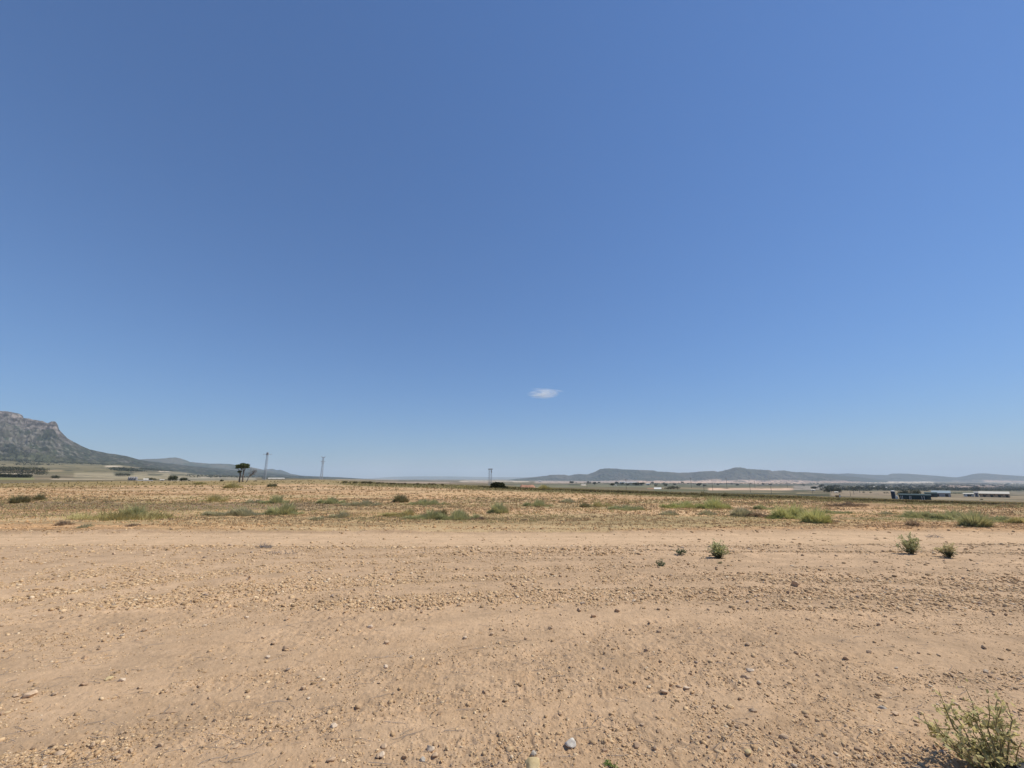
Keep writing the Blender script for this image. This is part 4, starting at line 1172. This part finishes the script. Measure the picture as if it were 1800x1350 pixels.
for px, t0, b0_, D, lab in POLES:
    g = base_for(px, b0_, D); H = at(px, t0, D).z - g.z; rr = max(.11, .00038 * D)
    rp = thing("utility_pole", lab, "utility pole", g, random.uniform(-.4, .4), "utility poles crossing the valley")
    mastpart("post", [(np.array([(0, 0, -.5), (0, 0, H)]), np.array([rr * 1.15, rr * .8]))], m_pole, rp)
    w_ = H * .13 if "crossarm" in lab else H * .06
    mastpart("crossarm", [bar((-w_, 0, H * .95), (w_, 0, H * .95), rr * .7), bar((-w_, 0, H * .95), (-w_, 0, H * .985), rr * .7), bar((w_, 0, H * .95), (w_, 0, H * .985), rr * .7)], m_pole, rp)

# ------------------------------------------------------------------ buildings
def wallmat(name, c): return noise_mat(name, tuple(v * .85 for v in c), c, 1.5, rough=.8)
M = dict(white=wallmat("whitewash", (0.72, 0.70, 0.64)), roofwhite=wallmat("pale_sheet_roof", (0.62, 0.57, 0.48)), tan=wallmat("ochre_render", (0.48, 0.32, 0.19)), pink=wallmat("pink_render", (0.55, 0.40, 0.34)),
    grey=wallmat("grey_block", (0.38, 0.36, 0.35)), teal=wallmat("dark_teal_sheet", (0.032, 0.058, 0.058)), blue=wallmat("pale_blue_roof", (0.29, 0.345, 0.37)), dark=wallmat("dark_opening", (0.03, 0.03, 0.03)), lime=wallmat("pale_green_render", (0.62, 0.68, 0.50)), tile=wallmat("terracotta_tile", (0.42, 0.22, 0.14)), navy=wallmat("navy_tank", (0.03, 0.045, 0.07)))
def box(x0, x1, y0, y1, z0, z1):
    v = np.array([(x0, y0, z0), (x1, y0, z0), (x1, y1, z0), (x0, y1, z0), (x0, y0, z1), (x1, y0, z1), (x1, y1, z1), (x0, y1, z1)], float)
    return v, np.array([(3, 2, 1, 0), (4, 5, 6, 7), (0, 1, 5, 4), (1, 2, 6, 5), (2, 3, 7, 6), (3, 0, 4, 7)])
def gable(x0, x1, y0, y1, z0, z1, over=.4, th=.15):
    """ridge along x"""
    x0 -= over; x1 += over; ym = (y0 + y1) / 2; a, b = y0 - over, y1 + over
    v = np.array([(x0, a, z0), (x0, ym, z1), (x0, b, z0), (x1, a, z0), (x1, ym, z1), (x1, b, z0), (x0, a, z0 - th), (x0, b, z0 - th), (x1, a, z0 - th), (x1, b, z0 - th)], float)
    return v, [(0, 3, 4, 1), (1, 4, 5, 2), (0, 6, 8, 3), (2, 5, 9, 7), (6, 7, 9, 8)], [(0, 1, 2), (3, 5, 4), (0, 2, 7), (0, 7, 6), (3, 8, 9), (3, 9, 5)]
def part(name, vf, mat, root):
    v, f = vf[0], list(map(tuple, vf[1])) + (list(vf[2]) if len(vf) > 2 else [])
    me = bpy.data.meshes.new(name); me.from_pydata([tuple(p) for p in v], [], f); me.materials.append(mat); me.update()
    return link(name, me, root)
def building(px0, px1, top, eave, bot, D, depth, wall, roof, label, doors=2, windows=3, rotz=0.0, name="shed", cat="shed", oneslope=False):
    a, b = at(px0, bot, D), at(px1, bot, D); cx = (a.x + b.x) / 2; az_ = math.atan2(cx, D); W = (b.x - a.x) * math.cos(az_); rotz = rotz - az_
    gzv = float(macro(np.array([cx]), np.array([D]))[0])
    ze, zt = at(px0, eave, D).z - gzv, at(px0, top, D).z - gzv
    root = thing(name, label, cat, (cx, D, gzv), rotz)
    part("walls", box(-W / 2, W / 2, 0, depth, -1, ze), wall, root)
    part("roof", gable(-W / 2, W / 2, 0, depth, ze + .003, zt, .35), roof, root)
    hh = ze
    for k in range(doors):
        x = -W / 2 + W * (k + .5) / doors + W * .04
        dw = min(W / doors * .18, 2.0)
        part("door", box(x - dw, x + dw, -.06, .05, 0, hh * .7), M["dark"], root)
    for k in range(windows):
        x = -W / 2 + W * (k + .5) / windows - W * .06
        part("window", box(x - .5, x + .5, -.05, .05, hh * .5, hh * .78), M["dark"], root)
    return root
# long white roofed shed on the right
building(1722, 1775, 864, 867.8, 873.3, 520, 14, M["tan"], M["roofwhite"], "long ochre shed with a cream roof, farthest right building", 4, 8)
building(1694, 1712, 866.8, 868, 871.5, 540, 8, M["white"], M["roofwhite"], "small low white shed left of the long cream roofed shed", 1, 3)
building(1713.5, 1720.5, 864.2, 866, 872, 530, 8, M["grey"], M["grey"], "small grey block building between the white shed and the long shed", 1, 1)
# blue roofed shed and dark teal shed
building(1638, 1671, 862.6, 866.4, 869.6, 470, 14, M["grey"], M["blue"], "low grey shed with a pale blue-grey roof, behind the dark sheds", 2, 0)
building(1626, 1648, 865.2, 867.0, 873.0, 430, 9, M["teal"], M["teal"], "plain dark teal shed standing between the pale blue-grey roof and the long dark shed", 1, 0)
rt = building(1581, 1637, 868.2, 870.2, 879.3, 260, 12, M["teal"], M["teal"], "long dark open shed with pale posts along its front, right of the round tower", 0, 0)
W = (at(1637, 879, 260).x - at(1581, 879, 260).x) * math.cos(rt.rotation_euler.z)
for k, f_ in enumerate((.06, .11, .34, .38, .72, .79)):
    part("post", box(-W / 2 + W * f_ - .12, -W / 2 + W * f_ + .12, -.5, -.26, 0, 2.1), M["white"], rt)
# round tower
D = 262; g = base_for(1571.5, 878, D); mp = D / (FPX * math.cos(PITCH)); H = at(1571.5, 862.2, D).z - g.z
rs = thing("round_tank", "upright dark round tank with a white domed top, left of the long dark shed", "tank", g)
rdm = 3.1 * mp * .85; prof = [(rdm * 1.05, -.5), (rdm * 1.05, .25), (rdm, .3), (rdm, H * .9)]
def lathe(pr, n=24):
    a = np.arange(n) / n * 2 * math.pi; V = np.concatenate([np.stack([np.cos(a) * r_, np.sin(a) * r_, np.full(n, z_)], 1) for r_, z_ in pr]); m = len(pr)
    F = [(k * n + i, k * n + (i + 1) % n, (k + 1) * n + (i + 1) % n, (k + 1) * n + i) for k in range(m - 1) for i in range(n)]
    return V, F
part("shell", lathe(prof), M["navy"], rs)
part("dome", lathe([(rdm * 1.06, H * .9), (rdm * 1.06, H * .92), (rdm * .9, H * .96), (rdm * .5, H), (.01, H * 1.01)]), M["white"], rs)
part("ladder", box(rdm, rdm + .15, -.3, .3, 0, H * .95), M["white"], rs)
g = base_for(1577, 878, D - 3); r2 = thing("water_tank", "small white tank standing at the right foot of the round dark tank", "tank", g)
part("shell", lathe([(.6, -.3), (.6, 1.5), (.45, 1.8), (.01, 1.9)], 14), M["white"], r2); part("pipe", box(-.08, .08, -.75, -.62, 0, 1.4), M["grey"], r2)
# farmhouse
building(1150.5, 1162.5, 857, 859.5, 864.6, 545, 9, M["lime"], M["white"], "white farmhouse with light walls on the plain, left of dark trees", 1, 2, name="farmhouse", cat="farmhouse")
building(1139, 1149.5, 858, 860.2, 864, 560, 8, M["pink"], M["tile"], "pinkish outbuilding left of the white farmhouse", 1, 2, name="outbuilding", cat="outbuilding")
building(938.5, 947.5, 856.4, 858.2, 861, 160, 3, M["white"], M["roofwhite"], "small white roofed hut behind the verge, beside the reddish bank", 1, 0, name="hut", cat="hut")
building(826, 830.5, 853.2, 854.4, 856.5, 480, 6, M["white"], M["roofwhite"], "tiny white house on the plain left of the twin-leg pylon", 1, 1, name="house", cat="house")
building(819, 821.5, 853.2, 854, 856.5, 480, 4, M["teal"], M["grey"], "tiny dark shed left of the tiny white house", 1, 0)
building(1467.5, 1473.5, 863.8, 865, 868, 690, 7, M["white"], M["roofwhite"], "small white house at the foot of the wide dark grove", 1, 1, name="house", cat="house")
building(1426, 1433, 860, 861.2, 863.5, 900, 8, M["white"], M["roofwhite"], "small white far house left of the wide dark grove", 1, 2, name="house", cat="house")
building(471, 500, 839.8, 841.2, 843.3, 1150, 30, M["white"], M["roofwhite"], "long white greenhouse roof right of the slim lattice mast", 3, 0, name="greenhouse", cat="greenhouse")
building(252, 260, 841, 843, 845.6, 400, 7, M["white"], M["roofwhite"], "white farm shed, middle one of the left farmstead", 1, 1)
building(281, 288, 842.6, 843.6, 846, 380, 6, M["white"], M["roofwhite"], "white farm shed, right one of the left farmstead", 1, 1)
for k, px in enumerate((226.5, 230.5, 234.5, 239)):
    g = base_for(px, 845, 400); r3 = thing("silo", ["grey round silo, first from the left in the farmstead row", "grey round silo, second from the left in the farmstead row", "grey round silo, third from the left in the farmstead row", "grey round silo, last of the farmstead row beside the white shed"][k], "silo", g, 0, "grey silos of the left farmstead")
    part("shell", lathe([(.95, -.5), (.95, 2.6)], 14), M["grey"], r3); part("roof_cone", lathe([(1.0, 2.6), (.3, 3.2), (.01, 3.3)], 14), M["grey"], r3)
building(242, 268, 844, 844.6, 846.2, 360, 5, M["grey"], M["grey"], "long low grey wall-like barn in front of the farmstead", 2, 4, name="barn", cat="barn")
for px0, px1, top, bot, D, lab in [(1022, 1029, 850.9, 852.8, 1300, "white far house left of the tall dark pole"), (1079, 1084, 852.3, 854, 1100, "white far house right of the tall dark pole"), (1136, 1142, 849.4, 851.3, 1600, "white far house above the farmhouse at the pink field's edge"),
    (946, 952, 844.8, 846.5, 4000, "long white far building below the low hills, left"), (1089, 1098, 846.4, 848.6, 3000, "white far factory below the mesa"), (1557, 1560, 855.8, 857.8, 1700, "tiny white far house in the scattered trees, left"), (1535, 1538, 854.6, 856.8, 1800, "tiny white far house in the scattered trees, farther left")]:
    building(px0, px1, top, top + (bot - top) * .45, bot, D, 10, M["white"], M["roofwhite"], lab, 1, 2, name="house", cat="house")
# reddish earth bank on the verge
def bank():
    g = at(927, 861, 95); mp = 95 / (FPX * math.cos(PITCH)); gzv = float(macro(np.array([g.x]), np.array([95.]))[0])
    nx, ny = 60, 24; u = np.linspace(-1, 1, nx); v = np.linspace(-1, 1, ny); U, Vv = np.meshgrid(u, v)
    h = np.clip(1 - np.abs(U) ** 6, 0, 1) * np.clip(1 - np.abs(Vv) ** 2, 0, 1) * (.55 + .35 * fbm(U * 3, Vv * 2, 3, 5))
    P = np.stack([U * 14 * mp, Vv * 1.6, h * 1.0 - .05], -1).reshape(-1, 3)
    a = np.arange(ny - 1)[:, None] * nx + np.arange(nx - 1)[None, :]
    F = np.stack([a, a + 1, a + nx + 1, a + nx], -1).reshape(-1, 4)
    o = link("earth_bank", mesh_np("earth_bank", P, F, noise_mat("red_earth", (0.30, 0.15, 0.09), (0.42, 0.23, 0.15), 1.5), smooth=True), None, (g.x, 95, gzv))
    tag(o, "low reddish earth bank on the verge right of the round bush", "earth bank")
bank()
# marker post and little box
g = base_for(1477, 877, 46); r4 = thing("marker_post", "pale yellow topped marker post on the verge", "post", g)
Hh = at(1477, 869, 46).z - g.z
part("post", box(-.045, .045, -.045, .045, -.2, Hh * .8), M["white"], r4); part("cap", box(-.055, .055, -.055, .055, Hh * .8, Hh), wallmat("yellow_paint", (0.62, 0.50, 0.2)), r4)
g = base_for(1473, 877, 47); r5 = thing("meter_box", "small brown box standing left of the marker post", "box", g)
Hh = at(1473, 870.5, 47).z - g.z
part("cabinet", box(-.14, .12, -.12, .12, -.1, Hh * .9), wallmat("brown_box", (0.34, 0.22, 0.12)), r5); part("lid", box(-.17, .15, -.15, .15, Hh * .9 + .002, Hh), wallmat("brown_lid", (0.42, 0.29, 0.17)), r5)

# ------------------------------------------------------------------ cloud
def cloud():
    D = 9000.0
    root = thing("cloud", "small solitary white cloud in the clear sky right of centre", "cloud", at(955, 693, D))
    def volmat(name, dens, sc_):
        m = bpy.data.materials.new(name); m.use_nodes = True; t = m.node_tree; t.nodes.clear()
        out = t.nodes.new("ShaderNodeOutputMaterial"); vs = t.nodes.new("ShaderNodeVolumePrincipled")
        vs.inputs["Color"].default_value = (1, 1, 1, 1); vs.inputs["Anisotropy"].default_value = .2
        tc = t.nodes.new("ShaderNodeTexCoord"); ln = t.nodes.new("ShaderNodeVectorMath"); ln.operation = 'LENGTH'
        nz = t.nodes.new("ShaderNodeTexNoise"); nz.inputs["Scale"].default_value = sc_; nz.inputs["Detail"].default_value = 6; nz.inputs["Roughness"].default_value = .6
        t.links.new(tc.outputs["Object"], ln.inputs[0]); mpc = t.nodes.new('ShaderNodeMapping'); mpc.inputs['Scale'].default_value = (1.0, 1.0, 1.6); mpc.inputs['Rotation'].default_value = (0, .35, 0); t.links.new(tc.outputs["Object"], mpc.inputs[0]); t.links.new(mpc.outputs[0], nz.inputs["Vector"])
        mr = t.nodes.new("ShaderNodeMapRange"); mr.inputs[1].default_value = 1.0; mr.inputs[2].default_value = 0.1; mr.inputs[3].default_value = 0; mr.inputs[4].default_value = 1
        t.links.new(ln.outputs["Value"], mr.inputs[0])
        m2 = t.nodes.new("ShaderNodeMapRange"); m2.inputs[1].default_value = .40; m2.inputs[2].default_value = .68
        t.links.new(nz.outputs[0], m2.inputs[0])
        a = t.nodes.new("ShaderNodeMath"); a.operation = 'MULTIPLY'; t.links.new(mr.outputs[0], a.inputs[0]); t.links.new(m2.outputs[0], a.inputs[1])
        b = t.nodes.new("ShaderNodeMath"); b.operation = 'MULTIPLY'; b.inputs[1].default_value = dens; t.links.new(a.outputs[0], b.inputs[0])
        t.links.new(b.outputs[0], vs.inputs["Density"]); t.links.new(vs.outputs[0], out.inputs["Volume"])
        return m
    v, f = ico(3)
    mp = D / (FPX * math.cos(PITCH))
    a = link("body", mesh_np("body", v, f, volmat("cloud_body", .020, 1.9)), root); a.scale = (30 * mp, 14 * mp, 8.5 * mp)
    b = link("wisp", mesh_np("wisp", v, f, volmat("cloud_wisp", .014, 2.2)), root, (8 * mp, 0, 7 * mp)); b.scale = (32 * mp, 10 * mp, 3.2 * mp); b.rotation_euler = (0, .08, 0)
cloud()

# ------------------------------------------------------------------ haze
def haze():
    v, f = box(-33000, 33000, -33000, 33000, -420, 700)
    me = bpy.data.meshes.new("haze"); me.from_pydata([tuple(p) for p in v], [], [tuple(q) for q in f])
    m = bpy.data.materials.new("haze"); m.use_nodes = True; t = m.node_tree; t.nodes.clear()
    out = t.nodes.new("ShaderNodeOutputMaterial"); vs = t.nodes.new("ShaderNodeVolumePrincipled")
    vs.inputs["Color"].default_value = (.74, .87, 1.0, 1); vs.inputs["Density"].default_value = 5.5e-5; vs.inputs["Anisotropy"].default_value = 0.0
    t.links.new(vs.outputs[0], out.inputs["Volume"]); me.materials.append(m)
    tag(link("haze", me), kind="stuff", label="thin pale blue haze over the plain")
print("GROUNDMIN", Z.min(), "MAX", Z.max())
haze()
sc.cycles.volume_max_steps = 256
sc.cycles.volume_bounces = 3
